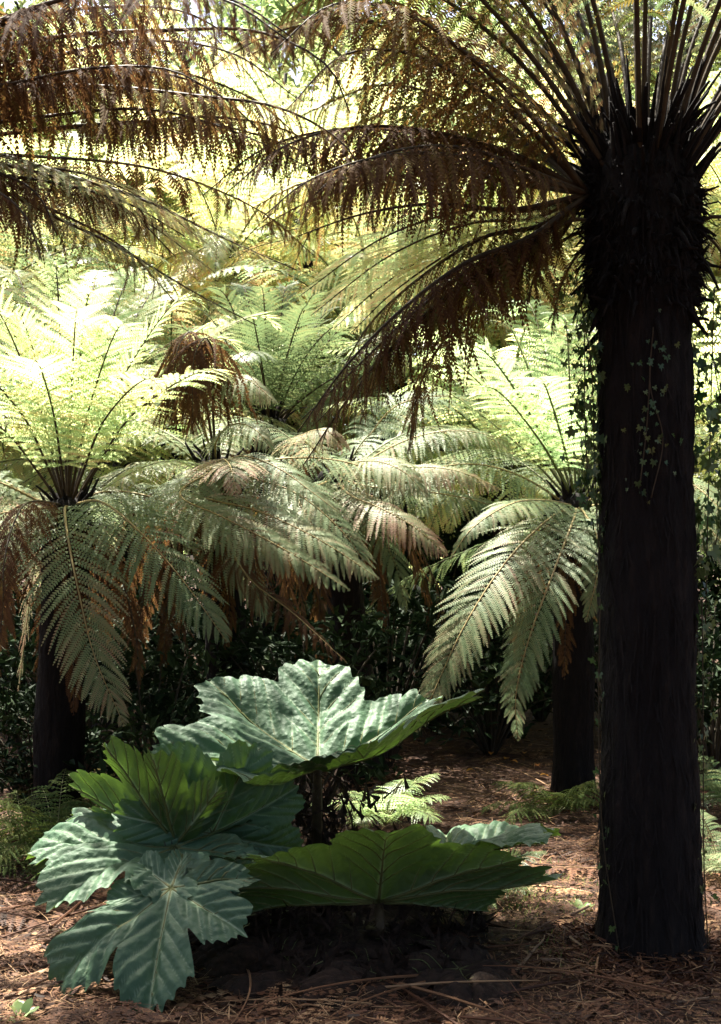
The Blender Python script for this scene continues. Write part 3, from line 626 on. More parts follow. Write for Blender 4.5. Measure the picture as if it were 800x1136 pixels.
def mid_right():
    b = G(636, 8.2); o = P(640, 560, 8.2)
    root = thing('tree_fern', 'tree fern half behind the near trunk, two big pale fronds drooping to the left', 'tree fern', b)
    add_trunk(root, o[2] - b[2], .145, .115, boss=1.15, boss_h=.4, fibres=200, seed=23, stubs=24, shag=300, detail=.8, cap_h=.08)
    skirt(root, o, 11)
    Dr = dict(mat='fern_pale', stalk='stalk_tan', r0=.01, face=.5)
    C = (640, 562, 8.2)
    S = lambda *pts: SP([C] + list(pts))
    add_frond(root, S((610, 575, 7.7), (560, 625, 7.3), (515, 695, 7.1), (478, 775, 7.05), (462, 812, 7.05)), W=.36, n=46, m=20, droop=.3, age=.18, petiole=.04, base_w=.6, **Dr)
    add_frond(root, S((635, 580, 7.6), (612, 640, 7.2), (585, 715, 7.1), (572, 775, 7.1), (575, 822, 7.15)), W=.3, n=44, m=19, droop=.3, age=.12, petiole=.1, base_w=.5, mat='fern_pale', stalk='stalk_tan', r0=.01)
    add_frond(root, S((650, 572, 7.7), (664, 600, 7.4), (662, 640, 7.3), (650, 690, 7.3)), W=.24, n=34, m=16, droop=.4, age=.15, petiole=.1, **Dr)
    add_frond(root, S((600, 555, 7.6), (560, 562, 7.1), (520, 590, 6.9), (500, 620, 6.9)), W=.22, n=32, m=15, droop=.5, age=.2, petiole=.1, **Dr)
    add_frond(root, S((680, 560, 7.8), (740, 560, 7.5), (790, 590, 7.3), (830, 650, 7.2)), W=.3, n=34, m=16, droop=.4, age=.15, petiole=.1, **Dr)
    add_frond(root, S((700, 565, 8.2), (770, 580, 8.2), (810, 630, 8.2), (830, 700, 8.2)), W=.3, n=34, m=15, droop=.4, age=.15, petiole=.1, **Dr)
    add_frond(root, S((600, 580, 8.6), (520, 610, 8.8), (440, 650, 8.9), (375, 710, 9.0)), W=.3, n=40, m=14, droop=.5, age=.1, petiole=.1, mat='fern_blue', stalk='stalk_dark', r0=.01)
    ups = [(515, 362, 8.6), (490, 395, 8.2), (470, 425, 8.6), (550, 345, 8.3), (585, 335, 8.8), (530, 385, 7.8), (625, 350, 8.4), (655, 360, 8.8), (690, 380, 8.3), (730, 400, 8.6), (770, 420, 8.3), (545, 430, 7.6), (600, 420, 7.5), (500, 390, 9.2), (570, 400, 9.3), (800, 470, 8.4)]
    for px, py, Y in ups:
        e = P(px, py, Y); d = e - o; out = nrm(np.array([d[0], d[1], 0]) + 1e-5)
        mid = o + d * .5 + np.array([-.05 * d[0], -.05 * d[1], .05])
        add_frond(root, spline([o + .06 * nrm(d), mid, e, e + out * .22 - np.array([0, 0, .06])], 22), W=rng.uniform(.28, .34), n=25, m=14, droop=.25, wide=.56, age=rng.uniform(.02, .22), petiole=.2, mat='fern_bright', stalk='stalk_green', r0=.01, lift=.1)
    fan(root, o, (190, 300), (5, 40), (65, 100), (1.2, 1.6), .3, droop=.45, age=.1, mat='fern_pale', stalk='stalk_tan', face=.5)
    fan(root, o, (60, 95, 130), (15, 40), (60, 90), (1.2, 1.6), .3, droop=.4, age=.15, mat='fern_pale', stalk='stalk_green')
    return root
mid_right()

# ------------------------------------------------------------------ background tree ferns
def bg_proto(H, label, loc, mat, seed, age):
    root = thing('tree_fern', label, 'tree fern', loc, None)
    add_trunk(root, H, .14, .1, boss=1.15, boss_h=.4, fibres=0, seed=seed, stubs=14, detail=.5, cap_h=.1, shag=200)
    o = np.asarray(loc) + np.array([0, 0, H])
    k = 26
    for i in range(k):
        az = i * 360 / k * 2.618 + rng.normal(0, 6); e0 = 78 - 62 * (i / k) ** 1.1
        add_frond(root, arch(o + .08 * np.array([math.cos(R(az)), math.sin(R(az)), 0]), az, e0, e0 - rng.uniform(70, 105), rng.uniform(1.7, 2.4), p=1.3, n=18), W=rng.uniform(.3, .38), n=28, m=9, droop=rng.uniform(.2, .5), age=age + rng.uniform(-.1, .15), petiole=.1, mat=mat, stalk='stalk_green', r0=.011)
    for i in range(12):
        az = i * 30 + rng.normal(0, 8)
        add_frond(root, arch(o + .1 * np.array([math.cos(R(az)), math.sin(R(az)), 0]), az, rng.uniform(-5, 25), rng.uniform(-92, -70), rng.uniform(1.2, 1.8), p=.8, n=16), W=.32, n=26, m=9, droop=.5, age=age + rng.uniform(-.1, .2), petiole=.05, mat=mat, stalk='stalk_green', r0=.01)
    return root
bgA = bg_proto(2.3, 'sunlit background tree fern behind the upright fronds at left', G(120, 11.0), 'fern_bright', 31, .25)
bgB = bg_proto(3.2, 'tall yellowing background tree fern under the hanging fronds at top left', G(190, 12.5), 'fern', 33, .3)
for src, px, Y, rz, s, lab in [
        (bgA, 560, 11.2, 1.0, 1.0, 'bright background tree fern left of the near trunk behind the upright fronds'),
        (bgA, 830, 11.0, 2.2, 1.05, 'bright background tree fern showing right of the near trunk'),
        (bgB, 420, 12.6, 2.0, 1.08, 'tall background tree fern seen through the fronds at the top centre'),
        (bgB, -60, 11.5, 4.1, 1.1, 'tall background tree fern at the far left edge under the dark fronds'),
        (bgA, 330, 14.5, 3.0, 1.3, 'distant tree fern behind the blue green upright one'),
        (bgB, 640, 14.0, 5.2, 1.15, 'distant tall tree fern right behind the near crown'),
        (bgA, -30, 14.0, .6, 1.4, 'distant tree fern at the left beyond the sunlit upright fronds')]:
    dup(src, G(px, Y), rz, s, lab)
bgC = bg_proto(4.6, 'very tall background tree fern filling the gap at the upper left', G(60, 13.2), 'fern_bright', 35, .35)
for px, Y, rz, s, lab in ((250, 14.0, 1.3, 1.05, 'very tall background tree fern left of the top centre'), (440, 13.4, 2.6, 1.0, 'very tall background tree fern right of the top centre'), (610, 15.0, 3.9, 1.12, 'very tall background tree fern behind the near crown'),
                          (-120, 14.5, 5.0, 1.1, 'very tall background tree fern past the left edge'), (340, 17.0, .5, 1.35, 'tallest distant tree fern at the top centre'), (150, 17.5, 4.4, 1.4, 'tallest distant tree fern at the top left'), (820, 14.0, 2.0, 1.1, 'very tall background tree fern past the right edge'), (520, 18.0, 5.6, 1.4, 'tallest distant tree fern right of the top centre')):
    dup(bgC, G(px, Y), rz, s, lab)

# ------------------------------------------------------------------ broadleaf trees and shrubs
def leaf_cloud(r, centres, radii, per, size, flat=.35, age=(.2, .2)):
    n = len(centres) * per
    c = np.repeat(centres, per, 0); rad = np.repeat(radii, per)
    d = nrm(r.normal(size=(n, 3))); pos = c + d * (rad * r.random(n) ** .45)[:, None] * np.array([1, 1, .7])
    nr = nrm(r.normal(size=(n, 3)) + np.array([0, 0, 1.2]))
    ax = nrm(np.cross(nr, r.normal(size=(n, 3)))); bx = np.cross(nr, ax)
    L = size * r.uniform(.6, 1.25, n); w = L * flat
    sag = nr * (-.18 * L)[:, None]
    V = np.stack([pos - ax * (L * .5)[:, None] + sag * .6, pos - bx * (w * .5)[:, None], pos + ax * (L * .5)[:, None] + sag, pos + bx * (w * .5)[:, None]], 1).reshape(-1, 3)
    Q = np.arange(n * 4).reshape(-1, 4)
    ag = np.repeat(np.repeat(r.normal(age[0], age[1], len(centres)), per) + r.normal(0, .1, n), 4)
    return V, Q, np.clip(ag, 0, 1)

def tree(name, label, cat, loc, H, crown_z, rad, nclump, per, leaf, mat, seed, group=None, r0=.16, limbs=9, age=(.35, .2), clump=.55):
    r = np.random.default_rng(seed)
    root = thing(name, label, cat, loc, group)
    z = np.linspace(-.1, H * .9, 16)
    path = np.stack([.12 * np.sin(z * .7 + seed), .12 * np.cos(z * .5 + seed * 2), z], -1); path[:, :2] -= path[0, :2]
    mb = MB(); mb.add(*tube(path, r0 * (1 - .8 * np.linspace(0, 1, 16)), 9))
    for k in range(limbs):
        zz = crown_z * .75 + (H * .85 - crown_z * .75) * r.random(); a = r.uniform(0, 2 * PI)
        p0 = np.array([np.interp(zz, z, path[:, 0]), np.interp(zz, z, path[:, 1]), zz]); L = rad * r.uniform(.5, .95)
        t = np.linspace(0, 1, 7)[:, None]
        mb.add(*tube(p0 + np.array([math.cos(a), math.sin(a), .0]) * L * t + np.array([0, 0, 1]) * L * .5 * t ** 1.5, np.linspace(.05, .012, 7), 6))
    link('trunk', mb.mesh('trunk', M['bark'], True), root)
    d = nrm(r.normal(size=(nclump, 3))); rr = r.random(nclump) ** .4
    cen = d * rr[:, None] * np.array([rad, rad, (H - crown_z) / 2]) + np.array([0, 0, (H + crown_z) / 2])
    V, Q, A = leaf_cloud(r, cen, r.uniform(.6, 1.3, nclump) * clump, per, leaf, age=age)
    link('crown', mesh_from('crown', V, [Q], M[mat], {'age': A}), root)
    return root

tA = tree('broadleaf_tree', 'sunlit broadleaf tree beyond the ferns at left', 'tree', G(140, 18), 9.5, 1.6, 2.6, 170, 150, .17, 'leaf_tree', 41, r0=.15)
tB = tree('broadleaf_tree', 'pale green broadleaf tree beyond the ferns at centre', 'tree', G(470, 20), 10.5, 1.2, 2.8, 180, 150, .18, 'leaf_tree', 43, r0=.17, age=(.5, .2))
for src, px, Y, rz, s, lab in [
        (tA, 720, 17, 1.1, 1.0, 'sunlit broadleaf tree behind the near fern crown on the right'),
        (tB, -60, 21, 2.4, 1.05, 'pale green broadleaf tree at the far left edge'),
        (tA, 320, 24, 3.3, 1.25, 'taller broadleaf tree far off between left and centre'),
        (tB, 940, 22, .7, 1.1, 'pale green broadleaf tree past the right edge'),
        (tA, 620, 26, 5.0, 1.35, 'tall broadleaf tree far off right of centre'),
        (tB, 60, 30, 4.2, 1.5, 'tallest far broadleaf tree at the upper left'),
        (tA, -380, 20, 2.0, 1.2, 'broadleaf tree outside the left side of the view'),
        (tB, 1250, 20, 3.6, 1.15, 'broadleaf tree outside the right side of the view')]:
    dup(src, G(px, Y), rz, s, lab)
# far wood
r_ = np.random.default_rng(77)
cen = np.stack([r_.uniform(-32, 32, 560), r_.uniform(34, 44, 560), r_.uniform(0, 25, 560)], -1)
V, Q, A = leaf_cloud(r_, cen, r_.uniform(1.2, 2.8, 560), 120, .6, age=(.4, .25))
tag(link('far_wood', mesh_from('far_wood', V, [Q], M['leaf_tree'], {'age': A})), 'sunlit green woodland closing the view far behind the ferns', 'wood', kind='stuff')
# unseen tree added so its boughs keep the sun off the gunnera
def overhang():
    r = np.random.default_rng(51)
    root = thing('added_shade_tree', 'unseen evergreen tree added on the left, its long bough shading the gunnera from above the picture', 'tree', (-4.4, 7.0, 0))
    z = np.linspace(-.1, 9.5, 16); mb = MB()
    mb.add(*tube(np.stack([.1 * np.sin(z), .1 * np.cos(z) - .1, z], -1), np.linspace(.24, .05, 16), 9))
    cen = [nrm(r.normal(size=3)) * r.random() ** .4 * np.array([1.3, 1.6, 1.6]) + [-.4, .4, 8.2] for k in range(60)]
    for y0, z0, L in ((-.1, 5.7, 4.0), (-.6, 5.9, 3.8), (.45, 6.1, 3.9)):
        t = np.linspace(0, 1, 12)[:, None]
        pth = np.array([0, 0, z0]) + np.array([L, 0, 0]) * t + np.array([0, y0, 0]) * np.sin(t * 1.6) + np.array([0, 0, .9]) * np.sin(t * 2.2)
        mb.add(*tube(pth, np.linspace(.08, .015, 12), 7))
        for k in range(26):
            i = r.integers(7, 12); cen.append(pth[min(i, 11)] + r.normal(0, .2, 3) * [1, .9, .6])
    link('trunk', mb.mesh('trunk', M['bark'], True), root)
    cen = np.array(cen)
    V, Q, A = leaf_cloud(r, cen, r.uniform(.25, .45, len(cen)), 90, .13, age=(.3, .2))
    link('crown', mesh_from('crown', V, [Q], M['leaf_dark'], {'age': A}), root)
overhang()

eg = tree('added_shade_tree', 'unseen evergreen tree added for shade behind the viewer to the left', 'tree', (-3.4, -3.2, 0), 10, 1.2, 3.0, 120, 100, .2, 'leaf_dark', 52, r0=.2)  # this tree and its copies are added to darken the foreground
for x, y, rz, s_, lab in ((3.2, -3.6, 1.0, 1.0, 'unseen evergreen tree added for shade behind the viewer to the right'), (0, -7.5, 2.0, 1.15, 'tall unseen evergreen tree added for shade straight behind the viewer'),
                          (-7.5, 1.5, 3.1, 1.0, 'unseen evergreen tree added for shade outside the left of the view'), (7.0, 2.0, 4.4, 1.05, 'unseen evergreen tree added for shade outside the right of the view'), (7.5, 8.0, .4, 1.0, 'unseen evergreen tree added for shade outside the right of the view by the ferns')):
    dup(eg, (x, y, 0), rz, s_, lab)

def shrub(label, loc, w, h, n, per, leaf, seed, mat='leaf_dark', name='evergreen_shrub', age=(.3, .2)):
    r = np.random.default_rng(seed)
    root = thing(name, label, 'shrub', loc)
    mb = MB()
    cen = []
    for k in range(n):
        a = r.uniform(0, 2 * PI); q = w * r.random() ** .6; zt = h * r.uniform(.25, 1)
        tip = np.array([q * math.cos(a), q * math.sin(a), zt]); cen.append(tip)
        t = np.linspace(0, 1, 6)[:, None]
        mb.add(*tube(np.array([0, 0, -.05]) * (1 - t) + tip * t + np.array([0, 0, .15 * h]) * np.sin(t * PI), np.linspace(.012, .004, 6), 5))
    link('stems', mb.mesh('stems', M['bark'], True), root)
    V, Q, A = leaf_cloud(r, np.array(cen), r.uniform(.7, 1.3, n) * w * .32, per, leaf, flat=.42, age=age)
    link('foliage', mesh_from('foliage', V, [Q], M[mat], {'age': A}), root)
    return root
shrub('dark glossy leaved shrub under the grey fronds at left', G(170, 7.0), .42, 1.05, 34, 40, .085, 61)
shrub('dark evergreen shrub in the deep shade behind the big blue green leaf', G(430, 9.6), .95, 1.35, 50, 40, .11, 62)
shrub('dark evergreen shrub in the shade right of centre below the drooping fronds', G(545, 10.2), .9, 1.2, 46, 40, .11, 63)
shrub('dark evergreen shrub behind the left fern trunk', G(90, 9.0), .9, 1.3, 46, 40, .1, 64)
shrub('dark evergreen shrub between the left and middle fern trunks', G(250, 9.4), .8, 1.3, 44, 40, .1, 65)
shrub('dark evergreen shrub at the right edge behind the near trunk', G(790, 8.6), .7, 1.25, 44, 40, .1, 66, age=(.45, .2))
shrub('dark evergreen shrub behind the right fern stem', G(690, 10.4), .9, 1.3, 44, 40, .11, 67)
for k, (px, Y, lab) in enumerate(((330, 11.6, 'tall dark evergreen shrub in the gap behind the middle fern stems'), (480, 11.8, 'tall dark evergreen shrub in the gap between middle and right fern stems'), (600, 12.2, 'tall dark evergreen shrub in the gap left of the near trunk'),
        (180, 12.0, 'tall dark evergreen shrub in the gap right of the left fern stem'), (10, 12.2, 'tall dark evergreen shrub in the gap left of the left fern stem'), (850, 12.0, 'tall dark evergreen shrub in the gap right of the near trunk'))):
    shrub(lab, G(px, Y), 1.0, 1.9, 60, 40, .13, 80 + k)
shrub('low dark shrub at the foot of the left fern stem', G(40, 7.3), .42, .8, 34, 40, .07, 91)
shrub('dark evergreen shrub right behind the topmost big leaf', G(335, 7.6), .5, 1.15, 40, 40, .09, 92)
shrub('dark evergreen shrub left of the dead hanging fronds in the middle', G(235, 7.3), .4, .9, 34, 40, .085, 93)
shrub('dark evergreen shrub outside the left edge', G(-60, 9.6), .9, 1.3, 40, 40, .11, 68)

# ------------------------------------------------------------------ low ferns
def low_fern(label, loc, k, L, W, mat='fern', age=.1, e0=(35, 75), n=18, m=8, droop=.3):
    root = thing('ground_fern', label, 'fern', loc)
    for i in range(k):
        az = i * 360 / k + rng.normal(0, 12); e = rng.uniform(*e0)
        add_frond(root, arch(loc, az, e, e - rng.uniform(60, 90), L * rng.uniform(.75, 1.15), n=14), W=W, n=n, m=m, droop=droop, age=age, petiole=.25, mat=mat, stalk='stalk_green', r0=.0035, base_w=.9)
low_fern('small bright green lacy fern behind the gunnera crown', P(428, 915, 6.0), 14, .36, .13, 'fern_bright', .05, (30, 80))
low_fern('small dark blue green fern under the right gunnera leaf', G(540, 5.75) + [0, 0, .02], 16, .34, .1, 'fern_blue', .05, (20, 80))
low_fern('dark ground fern at the left below the fern trunk', G(25, 6.6), 18, .5, .13, 'fern_dark', .08, (20, 75))
low_fern('dark ground fern left of the glossy shrub', G(98, 7.0), 16, .5, .13, 'fern_dark', .08, (20, 75))
low_fern('dark ground fern hiding the foot of the left fern stem', G(62, 6.3), 18, .6, .15, 'fern_dark', .05, (20, 80))
low_fern('dark ground fern at the foot of the right fern stem', G(615, 7.7), 15, .45, .12, 'fern_dark', .05, (20, 80))
low_fern('grey green ground fern at the right edge beside the near trunk', G(800, 6.2), 13, .45, .12, 'fern_pale', .15, (20, 75))
low_fern('dark ground fern right of the near trunk farther back', G(815, 7.6), 14, .55, .14, 'fern', .1, (20, 75))

# ------------------------------------------------------------------ gunnera
def gunnera_leaf(root, C, tipdir, normal, R0, stalk_from, seed, cup=.25, rim=.0, sx=1.0, back=.55, lobes=7, spread=150, roll=0.0, wave=.05, label=None, notch=.72, fcup=0.0, asym=1.0, fphi=PI):
    """C: where the stalk meets the blade; tipdir: towards the main tip; normal: out of the upper side"""
    r = np.random.default_rng(seed)
    C = np.asarray(C, float); e1 = nrm(np.asarray(tipdir, float)); n3 = np.asarray(normal, float)
    n3 = nrm(n3 - e1 * (n3 @ e1)); e2 = np.cross(n3, e1)
    th0 = np.linspace(-spread, spread, lobes) + r.normal(0, 4, lobes)
    th0 = np.radians(th0)
    Rm = R0 * (back + (1 - back) * np.cos(th0 / 2) ** 1.2) * r.uniform(.92, 1.08, lobes)
    # outline points (angle, radius): lobe tips, side-vein tips, notches
    Rm = np.where(th0 < -.05, Rm * asym, Rm)
    pts = []; segs = []
    gapa = np.diff(th0).mean()
    for k in range(lobes):
        tip = np.array([math.cos(th0[k]), math.sin(th0[k])]) * Rm[k]
        segs.append((np.zeros(2), tip, .0135))
        pts.append((th0[k], Rm[k]))
        for sgn in (-1, 1):
            sh = r.uniform(-.04, .04)
            for f, da, rl in ((.84, .12, 1.0), (.69, .235, .96), (.53, .34, .91), (.37, .43, .84), (.22, .47, .5)):
                a = th0[k] + sgn * gapa * da * r.uniform(.92, 1.08); rad = Rm[k] * rl * r.uniform(.95, 1.05)
                segs.append((tip * (f + sh), np.array([math.cos(a), math.sin(a)]) * rad, .005))
                if f > .3:
                    pts.append((a, rad)); pts.append((th0[k] + sgn * gapa * (da - .055), rad * r.uniform(.9, .97)))
        if k < lobes - 1:
            an = (th0[k] + th0[k + 1]) / 2; pts.append((an, min(Rm[k], Rm[k + 1]) * r.uniform(notch - .08, notch + .06)))
    endr = Rm[0] * .55
    pts += [(th0[0] - gapa * .55, endr * .75), (th0[-1] + gapa * .55, endr * .75)]
    pts.sort()
    pa = np.array([p[0] for p in pts]); pr_ = np.array([p[1] for p in pts])
    na, ns = 420, 56
    th = np.linspace(pa[0], pa[-1], na)
    Ro = np.interp(th, pa, pr_)
    teeth = np.abs(((th * 34 + .7 * np.sin(th * 5)) % 1) - .5) * 2
    teeth2 = np.abs(((th * 13.3 + .3) % 1) - .5) * 2
    Ro = Ro * (1 + .035 * (teeth - .5) + .05 * (teeth2 - .5) + .02 * r.normal(size=na))
    Rp = np.pad(Ro, 3, mode='edge'); Ro = sum(c_ * Rp[k_:k_ + na] for k_, c_ in enumerate((.02, .08, .22, .36, .22, .08, .02)))
    s = np.linspace(0.02, 1, ns) ** .85
    tw = th[None] * (1 + .1 * np.sin(s * PI * 1.3)[:, None] * (np.abs(th) / np.abs(th).max())[None] ** 6)
    X = s[:, None] * Ro[None] * np.cos(tw); Yv = s[:, None] * Ro[None] * np.sin(tw)
    p2 = np.stack([X, Yv], -1)
    # distance to veins
    vein = np.zeros(X.shape); dmin = np.full(X.shape, 9.0); dmain = np.full(X.shape, 9.0)
    for a, b, w in segs:
        ab = b - a; t = np.clip(((p2 - a) @ ab) / (ab @ ab), 0, 1)
        dd = np.linalg.norm(p2 - a - t[..., None] * ab, axis=-1)
        ww = w * (R0 / .7) * (1 - .75 * t)
        vein = np.maximum(vein, np.clip(1.2 - dd / ww, 0, 1) * (1 if w > .01 else .55))
        if w > .01: dmain = np.minimum(dmain, dd)
        dmin = np.minimum(dmin, dd + .012 * (w < .01))
    rr = np.sqrt(X ** 2 + Yv ** 2) / R0
    puff = .05 * R0 * (1 - np.exp(-(dmin / (.05 * R0)) ** 1.4))                     # blade swells between veins
    z = (puff + .06 * R0 * (1 - np.exp(-(dmain / (.1 * R0)) ** 1.3))) * np.minimum(1, rr * 3)
    z += cup * R0 * rr ** 1.6 - rim * R0 * np.maximum(0, rr - .45) ** 1.7 * 2.2
    z += fcup * R0 * rr ** 1.3 * np.maximum(0, np.cos(th - fphi))[None] ** 1.4
    z += wave * R0 * snoise(X / R0 * 2.2, Yv / R0 * 2.2, 0, seed, 3, 1.0) * np.minimum(1, rr * 1.5)
    z += wave * .2 * R0 * np.sin(th * 15 + 2 * snoise(th * 2, th * 0, 0, seed, 2))[None] * rr ** 3
    z += .008 * R0 * snoise(X / R0 * 14, Yv / R0 * 14, 0, seed + 3, 3, 1.0) * np.minimum(1, rr * 2)
    Yr = Yv * sx
    z = z - roll * Yr ** 2 / R0
    V = C + X[..., None] * e1 + Yr[..., None] * e2 + z[..., None] * n3
    V = V.reshape(-1, 3)
    i = np.arange(ns - 1)[:, None] * na; j = np.arange(na - 1)[None]
    Q = np.stack([i + j, i + na + j, i + na + j + 1, i + j + 1], -1).reshape(-1, 4)
    off = np.array(root.location)
    lf = link('leaf', mesh_from('leaf', V - off, [Q], M['gunnera'], {'vein': np.minimum(1, vein.ravel())}, True), root)
    if label: lf['label'] = label
    # raised ribs under the blade
    mb = MB()
    for a, b, w in segs:
        t = np.linspace(0, .93, 10)[:, None]; q = a + (b - a) * t
        # sample the blade height near the rib
        aa = np.arctan2(q[:, 1], q[:, 0]); aa[0] = aa[-1] if np.hypot(*q[0]) < 1e-6 else aa[0]
        ia = np.clip(np.searchsorted(th, aa), 0, na - 1)
        sr = np.clip(np.hypot(q[:, 0], q[:, 1]) / Ro[ia], 0, 1); isx = np.clip(np.searchsorted(s, sr), 0, ns - 1)
        zz = z[isx, ia] - .004
        p3 = C + q[:, :1] * e1 + q[:, 1:] * sx * e2 + zz[:, None] * n3 - off
        mb.add(*tube(p3, np.linspace(w * .75, w * .2, 10) * (R0 / .7), 5))
    link('veins', mb.mesh('veins', M['stalk_green'], True), lf)
    q = np.asarray(stalk_from, float); t = np.linspace(0, 1, 14)[:, None]
    low = C - n3 * .02; h = np.linalg.norm(low - q)
    pth = spline([q, q * .55 + (low - n3 * .3 * h) * .45 + np.array([0, 0, -.03]), low - n3 * .12 * h, low], 14)
    mb = MB(); mb.add(*tube(pth - off, np.linspace(.03, .018, 14), 8))
    for k in range(120):      # prickles
        pc = pth[r.integers(0, 14)] - off + r.normal(0, .012, 3)
        d = nrm(r.normal(size=3)); sd = nrm(np.cross(d, r.normal(size=3))) * .004
        mb.add([pc + sd, pc - sd, pc + d * .042], [[[0, 1, 2]]])
    link('stalk', mb.mesh('stalk', M['stalk_dark'], True), lf)
    return lf

def gunnera():
    base = G(350, 5.75)
    root = thing('gunnera', 'giant rhubarb plant with huge jagged blue green leaves on the mulch', 'gunnera', base)
    r = np.random.default_rng(3)
    mb = MB()
    # low knobbly mound, added dark to stand in for shade under the leaves
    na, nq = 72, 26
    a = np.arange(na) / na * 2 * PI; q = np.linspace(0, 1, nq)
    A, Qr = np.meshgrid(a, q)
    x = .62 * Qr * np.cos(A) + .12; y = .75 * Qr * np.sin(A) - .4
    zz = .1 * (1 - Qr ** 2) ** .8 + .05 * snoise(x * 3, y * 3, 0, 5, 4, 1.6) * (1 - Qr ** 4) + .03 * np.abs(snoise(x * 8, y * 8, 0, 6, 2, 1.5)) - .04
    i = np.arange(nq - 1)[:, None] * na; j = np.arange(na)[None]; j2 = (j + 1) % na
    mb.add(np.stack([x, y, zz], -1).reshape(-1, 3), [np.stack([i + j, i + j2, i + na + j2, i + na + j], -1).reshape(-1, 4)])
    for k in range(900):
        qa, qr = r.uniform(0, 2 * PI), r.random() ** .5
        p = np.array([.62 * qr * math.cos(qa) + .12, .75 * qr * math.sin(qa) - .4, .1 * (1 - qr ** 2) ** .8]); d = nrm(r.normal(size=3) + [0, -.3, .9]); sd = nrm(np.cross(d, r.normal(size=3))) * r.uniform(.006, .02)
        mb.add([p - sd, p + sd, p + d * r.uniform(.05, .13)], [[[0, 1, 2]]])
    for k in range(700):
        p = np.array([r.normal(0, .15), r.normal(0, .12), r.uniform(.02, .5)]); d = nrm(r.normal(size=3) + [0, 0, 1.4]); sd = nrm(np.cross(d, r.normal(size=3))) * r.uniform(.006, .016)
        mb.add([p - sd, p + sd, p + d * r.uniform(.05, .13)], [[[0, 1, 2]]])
    link('crown', mb.mesh('crown', M['fuzz_and_shade'], False), root)  # fuzzy crown together with the added shade mound
    hub = base + np.array([0, 0, .2])
    up = np.array([0, 0, 1.0])
    # topmost leaf: broad funnel tilted to the viewer
    gunnera_leaf(root, P(352, 850, 5.55), (.05, .92, .36), (.0, -.38, .92), .58, hub, 101, cup=.26, sx=1.18, back=1.0, lobes=7, spread=150, wave=.1, fcup=.5, fphi=-2.4, label='topmost leaf, pale blue green and spread like a funnel')
    gunnera_leaf(root, P(236, 925, 5.3), (.3, .15, .9), (.45, -.75, .4), .45, hub, 102, cup=.1, sx=1.1, back=.5, lobes=7, spread=140, wave=.1, roll=.25)
    gunnera_leaf(root, P(196, 936, 5.25), (-.85, .1, .42), (.1, .75, .6), .54, hub, 103, cup=.05, back=.4, lobes=7, spread=105, wave=.07, notch=.6, label='leaf seen from below, glowing yellow green')
    gunnera_leaf(root, P(195, 940, 5.2), (-1, .0, -.04), (-.1, -.25, .96), .68, hub, 104, cup=.0, rim=.14, sx=.85, back=.5, lobes=7, spread=140, wave=.08)
    gunnera_leaf(root, P(190, 985, 4.8), (-.6, -.4, -.4), (-.35, -.6, .68), .56, hub, 105, cup=.0, rim=.26, sx=.95, back=.5, lobes=7, spread=140, wave=.1, notch=.6, asym=.5, label='large lowest leaf drooping to the mulch at left')
    gunnera_leaf(root, P(420, 1000, 5.0), (.05, -.6, .42), (-.05, .62, .8), .5, hub, 106, cup=.16, rim=.08, sx=1.55, back=.85, lobes=7, spread=125, wave=.09, label='dark leaf at the right seen from below')
    gunnera_leaf(root, P(500, 950, 5.3), (.9, .0, .16), (-.12, .1, .95), .5, hub, 107, cup=.1, rim=.15, back=.6, lobes=7, spread=130, wave=.1)
    gunnera_leaf(root, P(245, 855, 5.95), (-.7, .2, .12), (-.1, -.5, .85), .36, hub, 108, cup=.1, back=.6, lobes=7, spread=140, wave=.08)
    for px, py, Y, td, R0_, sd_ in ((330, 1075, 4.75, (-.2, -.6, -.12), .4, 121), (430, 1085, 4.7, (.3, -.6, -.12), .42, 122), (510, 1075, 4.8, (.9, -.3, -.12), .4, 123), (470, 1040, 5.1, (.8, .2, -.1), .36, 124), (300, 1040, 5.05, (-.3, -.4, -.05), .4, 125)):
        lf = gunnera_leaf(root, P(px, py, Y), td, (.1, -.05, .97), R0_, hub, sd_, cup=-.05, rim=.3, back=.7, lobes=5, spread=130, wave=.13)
        lf.name = 'shade_leaf'; lf['label'] = 'dark leaf added to fill in the shade under the living ones'
        lf.data.materials[0] = M['fuzz_and_shade']  # near-black colour paints the shade below the living leaves
    return root
gunnera()

